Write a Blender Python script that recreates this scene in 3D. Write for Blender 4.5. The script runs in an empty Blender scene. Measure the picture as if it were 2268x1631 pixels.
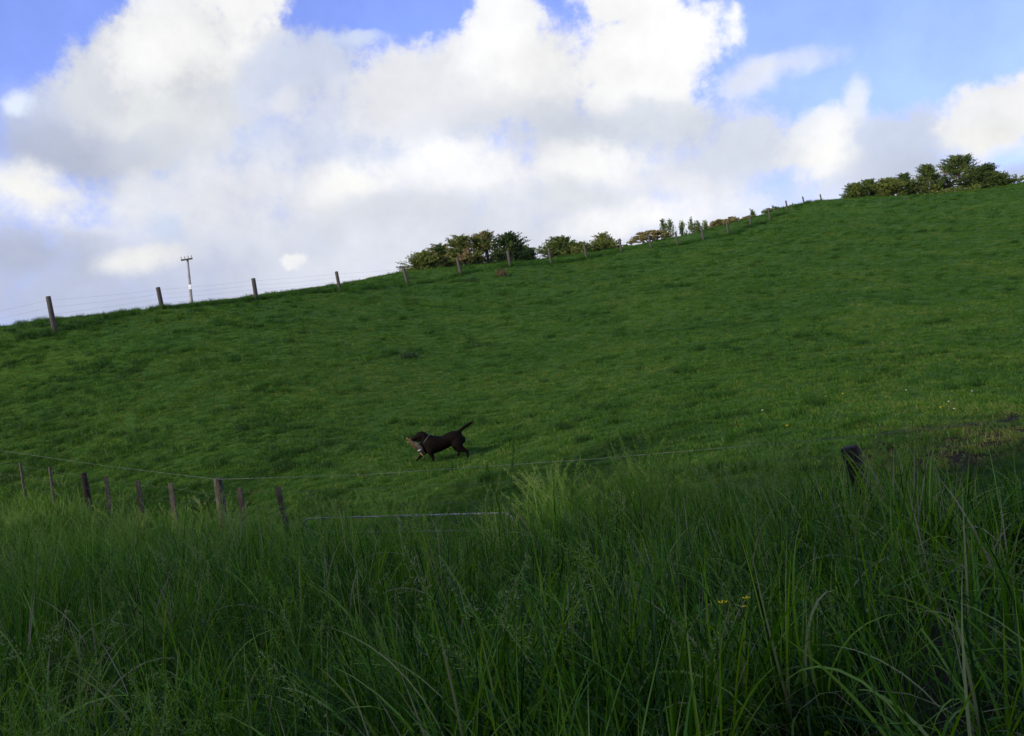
import bpy, bmesh, math, random
import numpy as np
from mathutils import Vector, Matrix

R = math.radians
rng = np.random.default_rng(7)
random.seed(7)
scene = bpy.context.scene
COL = scene.collection

# ------------------------------------------------------------------ camera
ROLL = R(8.5)
EYE = 1.6
cam_d = bpy.data.cameras.new('camera')
cam = bpy.data.objects.new('camera', cam_d)
COL.objects.link(cam)
cam_d.sensor_width = 36.0
cam_d.lens = 31.2
cam_d.clip_start = 0.05
cam_d.clip_end = 5000
cr = Vector((math.cos(ROLL), 0, -math.sin(ROLL)))
cu = Vector((math.sin(ROLL), 0, math.cos(ROLL)))
cb = Vector((0, -1, 0))
M = Matrix((cr, cu, cb)).transposed().to_4x4()
M.translation = Vector((0, 0, EYE))
cam.matrix_world = M
scene.camera = cam
FS = 1964.6


def P(px, py, D):
    """direction measured in the photograph (2268 px wide), taken to a distance D"""
    a = (px - 1134.0) / FS
    b = -(py - 815.5) / FS
    v = Vector((0, 1, 0)) + cr * a + cu * b
    return Vector((0, 0, EYE)) + v * D


# ------------------------------------------------------------------ world, sun, exposure
SUN_EL = 22.0
SUN_DIR = Vector((-0.83, -0.56, 0)).normalized()       # horizontal direction towards the sun
SUN_STRENGTH = 4.2
w = bpy.data.worlds.new("World")
scene.world = w
w.use_nodes = True
scene.view_settings.view_transform = 'Standard'
scene.view_settings.look = 'None'
scene.view_settings.gamma = 1
scene.view_settings.exposure = 0.0
SKY_STRENGTH = 0.15

sd = bpy.data.lights.new('sun', 'SUN')
sd.energy = SUN_STRENGTH
sd.angle = R(1.5)
sd.color = (1.0, 0.86, 0.66)
sun = bpy.data.objects.new('sun', sd)
COL.objects.link(sun)
tow = Vector((SUN_DIR.x * math.cos(R(SUN_EL)), SUN_DIR.y * math.cos(R(SUN_EL)), math.sin(R(SUN_EL))))
sun.rotation_euler = tow.to_track_quat('Z', 'Y').to_euler()


def lin(c):
    return tuple(((v / 255.0) / 12.92 if v / 255.0 <= 0.04045 else (((v / 255.0) + 0.055) / 1.055) ** 2.4) for v in c)


def build_world():
    nt = w.node_tree
    N, L = nt.nodes, nt.links
    N.clear()
    out = N.new('ShaderNodeOutputWorld')
    bg = N.new('ShaderNodeBackground')
    bg.inputs['Strength'].default_value = SKY_STRENGTH
    L.new(bg.outputs[0], out.inputs[0])
    sky = N.new('ShaderNodeTexSky')
    sky.sky_type = 'NISHITA'
    sky.sun_disc = False
    sky.sun_elevation = R(SUN_EL)
    sky.sun_rotation = math.atan2(SUN_DIR.x, SUN_DIR.y)
    sky.air_density = 1.0
    sky.dust_density = 0.1
    sky.ozone_density = 1.0
    tc = N.new('ShaderNodeTexCoord')
    sep = N.new('ShaderNodeSeparateXYZ')
    L.new(tc.outputs['Generated'], sep.inputs[0])

    def math_(op, a, b=None, c=None):
        n = N.new('ShaderNodeMath')
        n.operation = op
        for i, v in enumerate((a, b, c)):
            if v is None:
                continue
            if isinstance(v, (int, float)):
                n.inputs[i].default_value = v
            else:
                L.new(v, n.inputs[i])
        return n.outputs[0]
    ymax = math_('MAXIMUM', sep.outputs[1], 0.12)
    u = math_('DIVIDE', sep.outputs[0], ymax)
    v = math_('DIVIDE', sep.outputs[2], ymax)
    comb = N.new('ShaderNodeCombineXYZ')
    L.new(u, comb.inputs[0])
    L.new(v, comb.inputs[1])

    def noise(scale, detail, rough, col=True, vec=None, dist=0.0):
        n = N.new('ShaderNodeTexNoise')
        n.inputs['Scale'].default_value = scale
        n.inputs['Detail'].default_value = detail
        n.inputs['Roughness'].default_value = rough
        n.inputs['Distortion'].default_value = dist
        L.new(vec if vec is not None else tc.outputs['Generated'], n.inputs['Vector'])
        return n.outputs['Color'] if col else n.outputs['Fac']

    def vm(op, a, b):
        n = N.new('ShaderNodeVectorMath')
        n.operation = op
        for i, q in enumerate((a, b)):
            if isinstance(q, (tuple, list)):
                n.inputs[i].default_value = q
            else:
                L.new(q, n.inputs[i])
        return n.outputs[0]
    w1 = vm('MULTIPLY', vm('SUBTRACT', noise(5.0, 7, 0.58), (0.5, 0.5, 0.5)), (0.09, 0.09, 0.0))
    w2 = vm('MULTIPLY', vm('SUBTRACT', noise(17.0, 5, 0.6), (0.5, 0.5, 0.5)), (0.02, 0.02, 0.0))
    wp = vm('ADD', comb.outputs[0], vm('ADD', w1, w2))

    # blue of the clear sky: the Sky Texture, a little more violet as the camera recorded it
    tint = N.new('ShaderNodeMix')
    tint.data_type = 'RGBA'
    tint.blend_type = 'MULTIPLY'
    tint.inputs[0].default_value = 1.0
    L.new(sky.outputs[0], tint.inputs[6])
    tint.inputs[7].default_value = SKY_TINT + (1,)
    gm = N.new('ShaderNodeGamma')
    gm.inputs[1].default_value = 0.62
    L.new(tint.outputs[2], gm.inputs[0])
    t2 = N.new('ShaderNodeMix')
    t2.data_type = 'RGBA'
    t2.blend_type = 'MULTIPLY'
    t2.inputs[0].default_value = 1.0
    L.new(gm.outputs[0], t2.inputs[6])
    t2.inputs[7].default_value = (1.18, 1.43, 1.95, 1)
    cur = t2.outputs[2]
    K = 1.0 / SKY_STRENGTH
    f1 = math_('SUBTRACT', noise(6.0, 10, 0.62, col=False), 0.5)
    f2 = math_('SUBTRACT', noise(15.0, 8, 0.6, col=False), 0.5)
    frac = math_('ADD', math_('MULTIPLY', f1, 0.9), math_('ADD', math_('MULTIPLY', f2, 0.8), math_('MULTIPLY', math_('SUBTRACT', noise(42.0, 5, 0.6, col=False), 0.5), 0.35)))
    # px, py, rx, ry, turn, colour, opacity, softness
    W = (255, 255, 255)
    blobs = [
        # high veil and the long bank that reaches down to the hill
        (800, 330, 1150, 230, 8, (212, 222, 246), 1.0, 0.8),
        (1134, 640, 2600, 330, 0, (226, 231, 245), 1.0, 0.9),
        (1134, 500, 2100, 290, 2, (229, 233, 245), 1.0, 0.9),
        (1560, 350, 420, 160, 4, (226, 231, 245), 1.0, 0.8),
        (1230, 340, 300, 140, 4, (236, 239, 246), 1.0, 0.8),
        (1960, 390, 400, 130, 4, (220, 227, 243), 1.0, 0.8),
        (150, 660, 800, 200, 0, (190, 199, 225), 0.9, 0.9),
        # upper left cloud
        (310, 200, 400, 250, 22, (221, 225, 233), 1.0, 0.5),
        (40, 300, 170, 190, 0, (190, 200, 228), 0.8, 0.8),
        (400, 100, 260, 170, 25, (246, 247, 248), 1.0, 0.6),
        (530, 0, 130, 110, 10, (255, 255, 255), 1.0, 0.5),
        (380, 125, 200, 110, 22, (255, 255, 255), 1.0, 0.9),
        (330, 270, 210, 130, 10, (233, 236, 238), 0.8, 0.9),
        (140, 345, 270, 120, -8, (182, 190, 212), 0.9, 0.95),
        (300, 340, 190, 80, 10, (206, 212, 224), 0.7, 0.9),
        (18, 228, 60, 36, 0, (228, 238, 255), 0.9, 0.8),
        # between the two big clouds
        (660, 180, 210, 130, 12, (216, 224, 243), 0.95, 0.6),
        (790, 98, 130, 26, -2, (212, 225, 252), 0.9, 0.7),
        (820, 250, 260, 110, 0, (228, 232, 243), 0.8, 0.8),
        (640, 240, 90, 60, 0, (233, 236, 246), 0.8, 0.9),
        # centre cloud
        (1110, 200, 380, 190, 14, (238, 240, 245), 1.0, 0.5),
        (930, 210, 220, 150, 20, (234, 236, 242), 1.0, 0.6),
        (1125, 50, 125, 110, 10, (252, 253, 255), 1.0, 0.5),
        (1180, 150, 280, 140, 10, (255, 255, 255), 1.0, 0.9),
        (1430, 130, 245, 235, 0, (255, 255, 255), 1.0, 0.45),
        (1400, 0, 190, 130, 0, (255, 255, 255), 1.0, 0.45),
        (1340, 285, 460, 95, 4, (208, 216, 229), 0.85, 0.95),
        (1500, 255, 260, 80, 8, (218, 225, 235), 0.8, 0.9),
        (1040, 290, 260, 80, 4, (216, 221, 232), 0.8, 0.95),
        (1000, 260, 160, 60, 10, (230, 232, 238), 0.6, 0.9),
        # wisp to the right
        (1740, 138, 190, 40, 4, (222, 231, 249), 0.85, 0.9),
        (1650, 170, 120, 60, 10, (228, 233, 244), 0.9, 0.7),
        # right hand towers
        (1640, 320, 230, 120, 10, (224, 231, 246), 1.0, 0.6),
        (1800, 320, 190, 110, 12, (238, 242, 250), 1.0, 0.62),
        (1850, 300, 100, 90, 20, (248, 249, 252), 0.9, 0.9),
        (1888, 232, 46, 80, -16, (238, 243, 252), 0.85, 0.9),
        (1830, 350, 170, 90, 0, (255, 255, 253), 0.95, 0.9),
        (2010, 320, 190, 95, 0, (212, 222, 244), 1.0, 0.6),
        (2190, 275, 160, 100, 15, (246, 247, 250), 1.0, 0.5),
        (2330, 235, 170, 110, 10, (250, 250, 252), 1.0, 0.5),
        (2190, 320, 190, 75, 5, (252, 252, 248), 0.95, 0.9),
        (2060, 390, 300, 85, 0, (203, 211, 232), 0.9, 0.9),
        (2270, 390, 190, 60, 0, (192, 200, 222), 0.85, 0.9),
        # middle and lower banks
        (1010, 390, 330, 130, 0, (242, 244, 249), 0.9, 0.8),
        (1300, 365, 230, 85, 8, (255, 255, 255), 0.95, 0.9),
        (1290, 425, 260, 60, 0, (224, 229, 236), 0.85, 0.9),
        (1500, 390, 220, 75, 0, (238, 240, 247), 0.9, 0.9),
        (1400, 470, 230, 65, 10, (254, 254, 255), 0.95, 0.9),
        (1420, 520, 260, 40, 8, (222, 229, 240), 0.7, 0.9),
        (780, 430, 150, 95, 12, (255, 255, 253), 1.0, 0.8),
        (900, 480, 330, 80, 8, (219, 224, 234), 0.8, 0.9),
        (1020, 375, 220, 80, 8, (254, 254, 255), 0.8, 0.9),
        (560, 420, 260, 110, 0, (238, 240, 247), 0.9, 0.8),
        (365, 485, 100, 50, -30, (190, 214, 252), 0.4, 0.9),
        (300, 430, 120, 80, 0, (238, 240, 246), 0.7, 0.9),
        (60, 430, 210, 105, -15, (250, 250, 247), 1.0, 0.8),
        (20, 560, 330, 90, 0, (184, 193, 216), 0.9, 0.95),
        (310, 562, 170, 46, 8, (246, 246, 244), 0.9, 0.95),
        (645, 578, 40, 27, 20, (255, 255, 255), 1.0, 0.6),
        (850, 580, 400, 80, 8, (232, 236, 247), 0.8, 0.9),
        (1650, 440, 150, 80, 0, (245, 248, 254), 0.8, 0.9),
    ]
    for (px, py, rx, ry, rot, c, op, soft) in blobs:
        p = P(px, py, 1.0) - Vector((0, 0, EYE))
        mp = N.new('ShaderNodeMapping')
        mp.vector_type = 'TEXTURE'
        mp.inputs['Location'].default_value = (p.x / p.y, p.z / p.y, 0)
        mp.inputs['Rotation'].default_value = (0, 0, R(rot) - ROLL)
        mp.inputs['Scale'].default_value = (rx / FS, ry / FS, 1)
        L.new(wp, mp.inputs[0])
        g = N.new('ShaderNodeTexGradient')
        g.gradient_type = 'SPHERICAL'
        L.new(mp.outputs[0], g.inputs[0])
        mr = N.new('ShaderNodeMapRange')
        mr.interpolation_type = 'SMOOTHERSTEP'
        crisp = soft < 0.65
        mr.inputs['From Min'].default_value = 0.10 if crisp else 0.04
        mr.inputs['From Max'].default_value = (0.10 + soft * 0.85) if crisp else 0.95
        mr.inputs['To Max'].default_value = op
        edge = math_('MINIMUM', g.outputs['Fac'], 0.14 if crisp else 0.3)
        L.new(math_('ADD', g.outputs['Fac'], math_('MULTIPLY', math_('MULTIPLY', frac, edge), 9.0 if crisp else 3.6)), mr.inputs[0])
        mx = N.new('ShaderNodeMix')
        mx.data_type = 'RGBA'
        L.new(mr.outputs[0], mx.inputs[0])
        L.new(cur, mx.inputs[6])
        lc = lin(c)
        k = K * 0.99
        mx.inputs[7].default_value = (lc[0] * k, lc[1] * k, lc[2] * k, 1)
        cur = mx.outputs[2]
    # soft mottling
    mo = N.new('ShaderNodeMapRange')
    mo.inputs['From Min'].default_value = 0.3
    mo.inputs['From Max'].default_value = 0.7
    mo.inputs['To Min'].default_value = 0.86
    mo.inputs['To Max'].default_value = 1.09
    L.new(noise(7.5, 9, 0.62, col=False), mo.inputs[0])
    cur = vm('MULTIPLY', cur, mo.outputs[0])
    # the rest of the dome: broken cloud
    back = N.new('ShaderNodeMix')
    back.data_type = 'RGBA'
    bm = N.new('ShaderNodeMapRange')
    bm.interpolation_type = 'SMOOTHSTEP'
    bm.inputs['From Min'].default_value = 0.42
    bm.inputs['From Max'].default_value = 0.6
    L.new(noise(2.2, 6, 0.55, col=False), bm.inputs[0])
    L.new(bm.outputs[0], back.inputs[0])
    L.new(tint.outputs[2], back.inputs[6])
    back.inputs[7].default_value = (0.62 * K, 0.66 * K, 0.74 * K, 1)
    fr = N.new('ShaderNodeMapRange')
    fr.interpolation_type = 'SMOOTHSTEP'
    fr.inputs['From Min'].default_value = 0.45
    fr.inputs['From Max'].default_value = 0.7
    L.new(sep.outputs[1], fr.inputs[0])
    fin = N.new('ShaderNodeMix')
    fin.data_type = 'RGBA'
    L.new(fr.outputs[0], fin.inputs[0])
    L.new(back.outputs[2], fin.inputs[6])
    L.new(cur, fin.inputs[7])
    L.new(fin.outputs[2], bg.inputs[0])


SKY_TINT = (1.5, 1.32, 2.3)
build_world()


# ------------------------------------------------------------------ helpers
def tag(o, label=None, cat=None, group=None, kind=None):
    if label: o['label'] = label
    if cat: o['category'] = cat
    if group: o['group'] = group
    if kind: o['kind'] = kind
    return o


def empty(name, loc, label, cat, group=None):
    o = bpy.data.objects.new(name, None)
    COL.objects.link(o)
    o.location = loc
    o.empty_display_size = 0.2
    tag(o, label, cat, group)
    bpy.context.view_layer.update()
    return o


def mesh_obj(name, verts, faces, m, parent=None, smooth=False, link=True):
    """verts in world coordinates; parented objects are stored relative to their parent"""
    me = bpy.data.meshes.new(name)
    verts = np.asarray(verts, dtype=float)
    if parent is not None:
        verts = verts - np.array(parent.matrix_world.translation)
    me.from_pydata(verts.tolist(), [], faces if isinstance(faces, list) else faces.tolist())
    me.materials.append(m)
    if smooth:
        me.shade_smooth()
    me.update()
    o = bpy.data.objects.new(name, me)
    if link:
        COL.objects.link(o)
    if parent is not None:
        o.parent = parent
    return o


def big_mesh(name, V, F, attrs=None):
    """fast mesh from numpy: F is (n,k) of equal sized polygons"""
    me = bpy.data.meshes.new(name)
    V = np.ascontiguousarray(V, dtype=np.float32)
    F = np.ascontiguousarray(F, dtype=np.int32)
    me.vertices.add(len(V))
    me.vertices.foreach_set('co', V.ravel())
    n, k = F.shape
    me.loops.add(n * k)
    me.loops.foreach_set('vertex_index', F.ravel())
    me.polygons.add(n)
    me.polygons.foreach_set('loop_start', np.arange(0, n * k, k, dtype=np.int32))
    me.update(calc_edges=True)
    for nm, arr in (attrs or {}).items():
        a = me.attributes.new(nm, 'FLOAT', 'POINT')
        a.data.foreach_set('value', np.ascontiguousarray(arr, dtype=np.float32))
    return me


class Geo:
    def __init__(s):
        s.v = []; s.f = []

    def tube(s, pts, radii, n=10, depth=None, cap=True, axis=None):
        """loft through pts; radii = in-plane radius, depth = radius along `axis`"""
        pts = [Vector(p) for p in pts]
        if not isinstance(radii, (list, tuple)): radii = [radii] * len(pts)
        if depth is None: depth = radii
        if not isinstance(depth, (list, tuple)): depth = [depth] * len(pts)
        start = len(s.v)
        for i, p in enumerate(pts):
            t = (pts[min(i + 1, len(pts) - 1)] - pts[max(i - 1, 0)]).normalized()
            if axis is None:
                a = Vector((0, 1, 0)) if abs(t.y) < 0.9 else Vector((1, 0, 0))
            else:
                a = Vector(axis)
            nrm = t.cross(a).normalized()
            b = nrm.cross(t).normalized()
            for k in range(n):
                q = 2 * math.pi * k / n
                s.v.append(tuple(p + nrm * math.cos(q) * radii[i] + b * math.sin(q) * depth[i]))
        for i in range(len(pts) - 1):
            for k in range(n):
                k2 = (k + 1) % n
                s.f.append([start + i * n + k, start + i * n + k2, start + (i + 1) * n + k2, start + (i + 1) * n + k])
        if cap:
            s.f.append([start + k for k in range(n)][::-1])
            s.f.append([start + (len(pts) - 1) * n + k for k in range(n)])
        return s

    def ball(s, c, r, n=8, m=6, ax=None):
        c = Vector(c)
        if isinstance(r, (int, float)): r = (r, r, r)
        st = len(s.v)
        s.v.append((c.x, c.y, c.z - r[2]))
        for j in range(1, m):
            ph = -math.pi / 2 + math.pi * j / m
            for k in range(n):
                q = 2 * math.pi * k / n
                s.v.append((c.x + r[0] * math.cos(ph) * math.cos(q), c.y + r[1] * math.cos(ph) * math.sin(q), c.z + r[2] * math.sin(ph)))
        s.v.append((c.x, c.y, c.z + r[2]))
        top = len(s.v) - 1
        for k in range(n):
            k2 = (k + 1) % n
            s.f.append([st, st + 1 + k2, st + 1 + k])
            s.f.append([top, st + 1 + (m - 2) * n + k, st + 1 + (m - 2) * n + k2])
            for j in range(m - 2):
                a = st + 1 + j * n
                s.f.append([a + k, a + k2, a + n + k2, a + n + k])
        return s

    def box(s, c, ex, ey, ez):
        c = Vector(c); ex = Vector(ex); ey = Vector(ey); ez = Vector(ez)
        st = len(s.v)
        for a in (-1, 1):
            for b in (-1, 1):
                for d in (-1, 1):
                    s.v.append(tuple(c + ex * a + ey * b + ez * d))
        for f in ((0, 1, 3, 2), (4, 6, 7, 5), (0, 4, 5, 1), (2, 3, 7, 6), (0, 2, 6, 4), (1, 5, 7, 3)):
            s.f.append([st + i for i in f])
        return s

    def obj(s, name, m, parent=None, smooth=True):
        return mesh_obj(name, s.v, s.f, m, parent, smooth)


def new_mat(name):
    m = bpy.data.materials.new(name)
    m.use_nodes = True
    nt = m.node_tree
    return m, nt, nt.nodes['Principled BSDF']


def noise_mat(name, c1, c2, scale=5.0, detail=5, rough=0.8, bump=0.0, stretch=(1, 1, 1), coord='Object', spec=0.3, c3=None, metallic=0.0, bump_dist=0.01):
    m, nt, bs = new_mat(name)
    N, L = nt.nodes, nt.links
    tc = N.new('ShaderNodeTexCoord')
    mp = N.new('ShaderNodeMapping')
    mp.inputs['Scale'].default_value = stretch
    L.new(tc.outputs[coord], mp.inputs[0])
    nz = N.new('ShaderNodeTexNoise')
    nz.inputs['Scale'].default_value = scale
    nz.inputs['Detail'].default_value = detail
    nz.inputs['Roughness'].default_value = 0.6
    L.new(mp.outputs[0], nz.inputs['Vector'])
    cr_ = N.new('ShaderNodeValToRGB')
    cr_.color_ramp.elements[0].position = 0.35
    cr_.color_ramp.elements[0].color = c1 + (1,)
    cr_.color_ramp.elements[1].position = 0.65
    cr_.color_ramp.elements[1].color = c2 + (1,)
    if c3:
        e = cr_.color_ramp.elements.new(0.5)
        e.color = c3 + (1,)
    L.new(nz.outputs['Fac'], cr_.inputs[0])
    L.new(cr_.outputs[0], bs.inputs['Base Color'])
    bs.inputs['Roughness'].default_value = rough
    bs.inputs['Specular IOR Level'].default_value = spec
    bs.inputs['Metallic'].default_value = metallic
    if bump:
        b = N.new('ShaderNodeBump')
        b.inputs['Strength'].default_value = bump
        b.inputs['Distance'].default_value = bump_dist
        L.new(nz.outputs['Fac'], b.inputs['Height'])
        L.new(b.outputs[0], bs.inputs['Normal'])
    return m


def leaf_mat(name, stops, attr='tone', trans=0.35, patch=None, rough=0.55, gloss=0.06, inst=0.35, patch_scale=0.35):
    """foliage: colour from a per-leaf tone, instance random and large soft patches in world space; thin leaves let light through"""
    m = bpy.data.materials.new(name)
    m.use_nodes = True
    nt = m.node_tree
    N, L = nt.nodes, nt.links
    N.clear()
    out = N.new('ShaderNodeOutputMaterial')
    at = N.new('ShaderNodeAttribute'); at.attribute_name = attr
    oi = N.new('ShaderNodeObjectInfo')
    ge = N.new('ShaderNodeNewGeometry')
    nz = N.new('ShaderNodeTexNoise')
    nz.inputs['Scale'].default_value = patch_scale
    nz.inputs['Detail'].default_value = 4
    L.new(ge.outputs['Position'], nz.inputs['Vector'])

    def mth(op, a, b):
        n = N.new('ShaderNodeMath'); n.operation = op
        for i, q in enumerate((a, b)):
            if isinstance(q, (int, float)): n.inputs[i].default_value = q
            else: L.new(q, n.inputs[i])
        return n.outputs[0]
    v = mth('ADD', at.outputs['Fac'], mth('MULTIPLY', mth('SUBTRACT', oi.outputs['Random'], 0.5), inst))
    v = mth('ADD', v, mth('MULTIPLY', mth('SUBTRACT', nz.outputs['Fac'], 0.5), patch if patch is not None else 1.0))
    ra = N.new('ShaderNodeValToRGB')
    els = ra.color_ramp.elements
    els[0].position, els[0].color = stops[0][0], stops[0][1] + (1,)
    els[1].position, els[1].color = stops[-1][0], stops[-1][1] + (1,)
    for p, c in stops[1:-1]:
        e = els.new(p); e.color = c + (1,)
    L.new(v, ra.inputs[0])
    df = N.new('ShaderNodeBsdfDiffuse')
    tr = N.new('ShaderNodeBsdfTranslucent')
    gl = N.new('ShaderNodeBsdfGlossy'); gl.inputs['Roughness'].default_value = rough
    gl.inputs['Color'].default_value = (0.75, 0.95, 0.85, 1)
    L.new(ra.outputs[0], df.inputs[0])
    hs = N.new('ShaderNodeHueSaturation')
    hs.inputs['Hue'].default_value = 0.485
    hs.inputs['Saturation'].default_value = 1.15
    hs.inputs['Value'].default_value = 1.2
    L.new(ra.outputs[0], hs.inputs['Color'])
    L.new(hs.outputs[0], tr.inputs[0])
    m1 = N.new('ShaderNodeMixShader'); m1.inputs[0].default_value = trans
    L.new(df.outputs[0], m1.inputs[1]); L.new(tr.outputs[0], m1.inputs[2])
    m2 = N.new('ShaderNodeMixShader'); m2.inputs[0].default_value = gloss
    L.new(m1.outputs[0], m2.inputs[1]); L.new(gl.outputs[0], m2.inputs[2])
    L.new(m2.outputs[0], out.inputs[0])
    return m


# ------------------------------------------------------------------ terrain
def rel(px, py, D):
    p = P(px, py, D)
    return (p.x, p.y, p.z)


ctrl = []
# verge from the roadside down to the fence
for x in (-14, -6, 0, 6, 14):
    ctrl.append((x, -12, 0.0))
    ctrl.append((x * 0.6, 0.0, 0.0))
for x, y, z in ((-2, 3, -0.06), (2, 3, -0.04), (-4, 6, -0.2), (0, 6, -0.2), (4, 6, -0.17), (-6, 10, -0.27), (-3, 9.5, -0.4), (-9, 14, -0.22),
                (12, 5, -0.25), (-14, 12, 0.0), (18, -2, -0.1)):
    ctrl.append((x, y, z))
# near fence line (top of each post measured, ground one post height below)
FENCE = [(-300, 960, 27), (-60, 1008, 22.3), (45, 1025, 20.3), (110, 1035, 19.2), (185, 1048, 18.1), (235, 1055, 17.4), (305, 1065, 16.4), (378, 1070, 15.4),
         (482, 1060, 14.3), (530, 1080, 13.7), (615, 1078, 12.8), (1880, 990, 8.0), (2205, 962, 7.7)]
POST_H = 1.08
for (px, py, D) in FENCE:
    p = P(px, py, D)
    if px in (482,): continue
    ctrl.append((p.x, p.y, p.z - (0.9 if px > 1500 else POST_H)))
g = P(900, 1142, 11.0); ctrl.append((g.x, g.y, g.z - 0.60))
# paddock, by columns
cols = [
    (-500, [(1030, 30), (900, 40)]),
    (0, [(1040, 25), (930, 31), (830, 37)]),
    (350, [(1060, 20), (960, 25), (860, 31), (770, 38)]),
    (650, [(1040, 18.5), (940, 23), (840, 30), (740, 39)]),
    (921, [(1022.4, 18)]), (1036, [(1016, 18)]),
    (960, [(950, 22), (850, 29.5), (750, 39), (680, 50), (625, 63)]),
    (1250, [(1010, 15), (940, 19), (850, 26), (750, 36.5), (670, 50), (610, 64)]),
    (1500, [(1000, 13.5), (900, 19), (800, 27), (700, 40), (620, 57), (543, 84)]),
    (1818, [(930, 14), (850, 19), (750, 28), (650, 43), (560, 64), (500, 88)]),
    (2100, [(940, 12.5), (850, 18), (750, 27), (650, 41), (560, 61), (490, 86)]),
    (2268, [(985, 10.5), (915, 13), (830, 18), (730, 27), (630, 41), (540, 62), (460, 88)]),
    (2700, [(900, 14), (750, 24), (560, 50)]),
]
for px, lst in cols:
    for (py, D) in lst:
        ctrl.append(rel(px, py, D))
SKYLINE = [(-500, 835, 52), (-250, 775, 45), (0, 733, 41), (120, 713, 42.5), (250, 696, 44.5), (355, 684, 46.5), (470, 672, 49), (570, 659, 51.5), (650, 645, 55),
           (750, 628, 61), (830, 615, 67), (880, 608, 71), (960, 601, 76), (1035, 592, 80), (1127, 587, 83), (1200, 577, 85), (1300, 563, 88), (1400, 546, 91),
           (1500, 524, 94), (1600, 501, 100), (1650, 488, 104), (1700, 474, 108), (1750, 460, 113), (1818, 453, 118), (1900, 450, 120), (2000, 445, 121),
           (2100, 435, 121), (2180, 422, 121), (2268, 406, 120), (2480, 365, 119), (2700, 330, 118)]
if True:
    for px, py, D in SKYLINE:                          # the brow and what falls away behind it
        ctrl.append(rel(px, py, D))
        f = min(1.0, max(0.0, (72 - D) / 22))
        q = rel(px, py, D + 8); ctrl.append((q[0], q[1], q[2] - 0.35 - 0.5 * f))
        q = rel(px, py, D + 24); ctrl.append((q[0], q[1], q[2] - 1.3 - 3.0 * f))
        q = rel(px, py, D + 60); ctrl.append((q[0], q[1], q[2] - 8 - 4 * f))
for px, py, D in ((904, 632, 58), (1022, 611, 62), (1131, 592, 67), (1221, 584, 71.5), (1300, 574, 75), (1377, 561, 78), (1443, 552, 81), (1558, 533, 84), (1614, 522, 90), (1664, 505, 94), (1706, 490, 98), (754, 646, 53.5)):
    ctrl.append(rel(px, py, D))
ctrl = np.array(ctrl, dtype=float)


def tps_fit(c, lam=0.02):
    n = len(c)
    X = c[:, :2] / 20.0
    d = np.linalg.norm(X[:, None] - X[None], axis=2)
    K = np.where(d > 0, d * d * np.log(np.maximum(d, 1e-9)), 0)
    A = np.zeros((n + 3, n + 3))
    A[:n, :n] = K + np.eye(n) * lam * 0.01
    A[:n, n] = 1; A[:n, n + 1:] = X
    A[n, :n] = 1; A[n + 1:, :n] = X.T
    b = np.zeros(n + 3); b[:n] = c[:, 2]
    return np.linalg.solve(A, b)


TW = tps_fit(ctrl)


def vnoise(x, y, seed=0):
    xi = np.floor(x).astype(np.int64); yi = np.floor(y).astype(np.int64)
    xf = x - xi; yf = y - yi
    xf = xf * xf * (3 - 2 * xf); yf = yf * yf * (3 - 2 * yf)

    def h(a, b):
        n = (a * 374761393 + b * 668265263 + seed * 974711) & 0xffffffff
        n = ((n ^ (n >> 13)) * 1274126177) & 0xffffffff
        return ((n ^ (n >> 16)) & 0xffff) / 65535.0
    return (h(xi, yi) * (1 - xf) + h(xi + 1, yi) * xf) * (1 - yf) + (h(xi, yi + 1) * (1 - xf) + h(xi + 1, yi + 1) * xf) * yf


def fbm(x, y, seed=0, o=4):
    s = 0; a = 0.5; t = 0
    for i in range(o):
        s = s + a * vnoise(x * 2 ** i + 17.3 * i, y * 2 ** i - 9.1 * i, seed + i); t += a; a *= 0.55
    return s / t - 0.5


def ground_base(x, y):
    x = np.asarray(x, float); y = np.asarray(y, float)
    sh = x.shape
    X = np.stack([x.ravel(), y.ravel()], 1)
    r = np.hypot(X[:, 0], X[:, 1])
    cl = np.minimum(1.0, 175.0 / np.maximum(r, 1e-6))      # beyond 175 m hold, then ease down
    Xc = X * cl[:, None]
    Xc[:, 1] = np.maximum(Xc[:, 1], -12.0)
    Xc[:, 0] = np.clip(Xc[:, 0], -110, 110)
    z = np.empty(len(X))
    C = ctrl[:, :2] / 20.0
    n = len(C)
    for i in range(0, len(X), 20000):
        q = Xc[i:i + 20000] / 20.0
        d = np.linalg.norm(q[:, None] - C[None], axis=2)
        K = np.where(d > 0, d * d * np.log(np.maximum(d, 1e-9)), 0)
        z[i:i + 20000] = K @ TW[:n] + TW[n] + q @ TW[n + 1:]
    k = np.clip((r - 150) / 300, 0, 1); k = k * k * (3 - 2 * k)
    z = z * (1 - k) + (-3.0) * k
    return z.reshape(sh)


def ground(x, y):
    x = np.asarray(x, float); y = np.asarray(y, float)
    z = ground_base(x, y)
    past = np.clip((y - 13) / 10, 0.25, 1)
    z = z + past * (0.16 * fbm(x * 0.45, y * 0.8, 3, 4) + 0.30 * fbm(x * 0.11, y * 0.14, 11, 3))
    z = z + 0.05 * fbm(x * 1.9, y * 3.2, 21, 3)
    # trodden edge under the ridge fence and faint stock tracks across the slope
    return z


def gz(x, y):
    return float(ground(np.array([x]), np.array([y]))[0])


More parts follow.
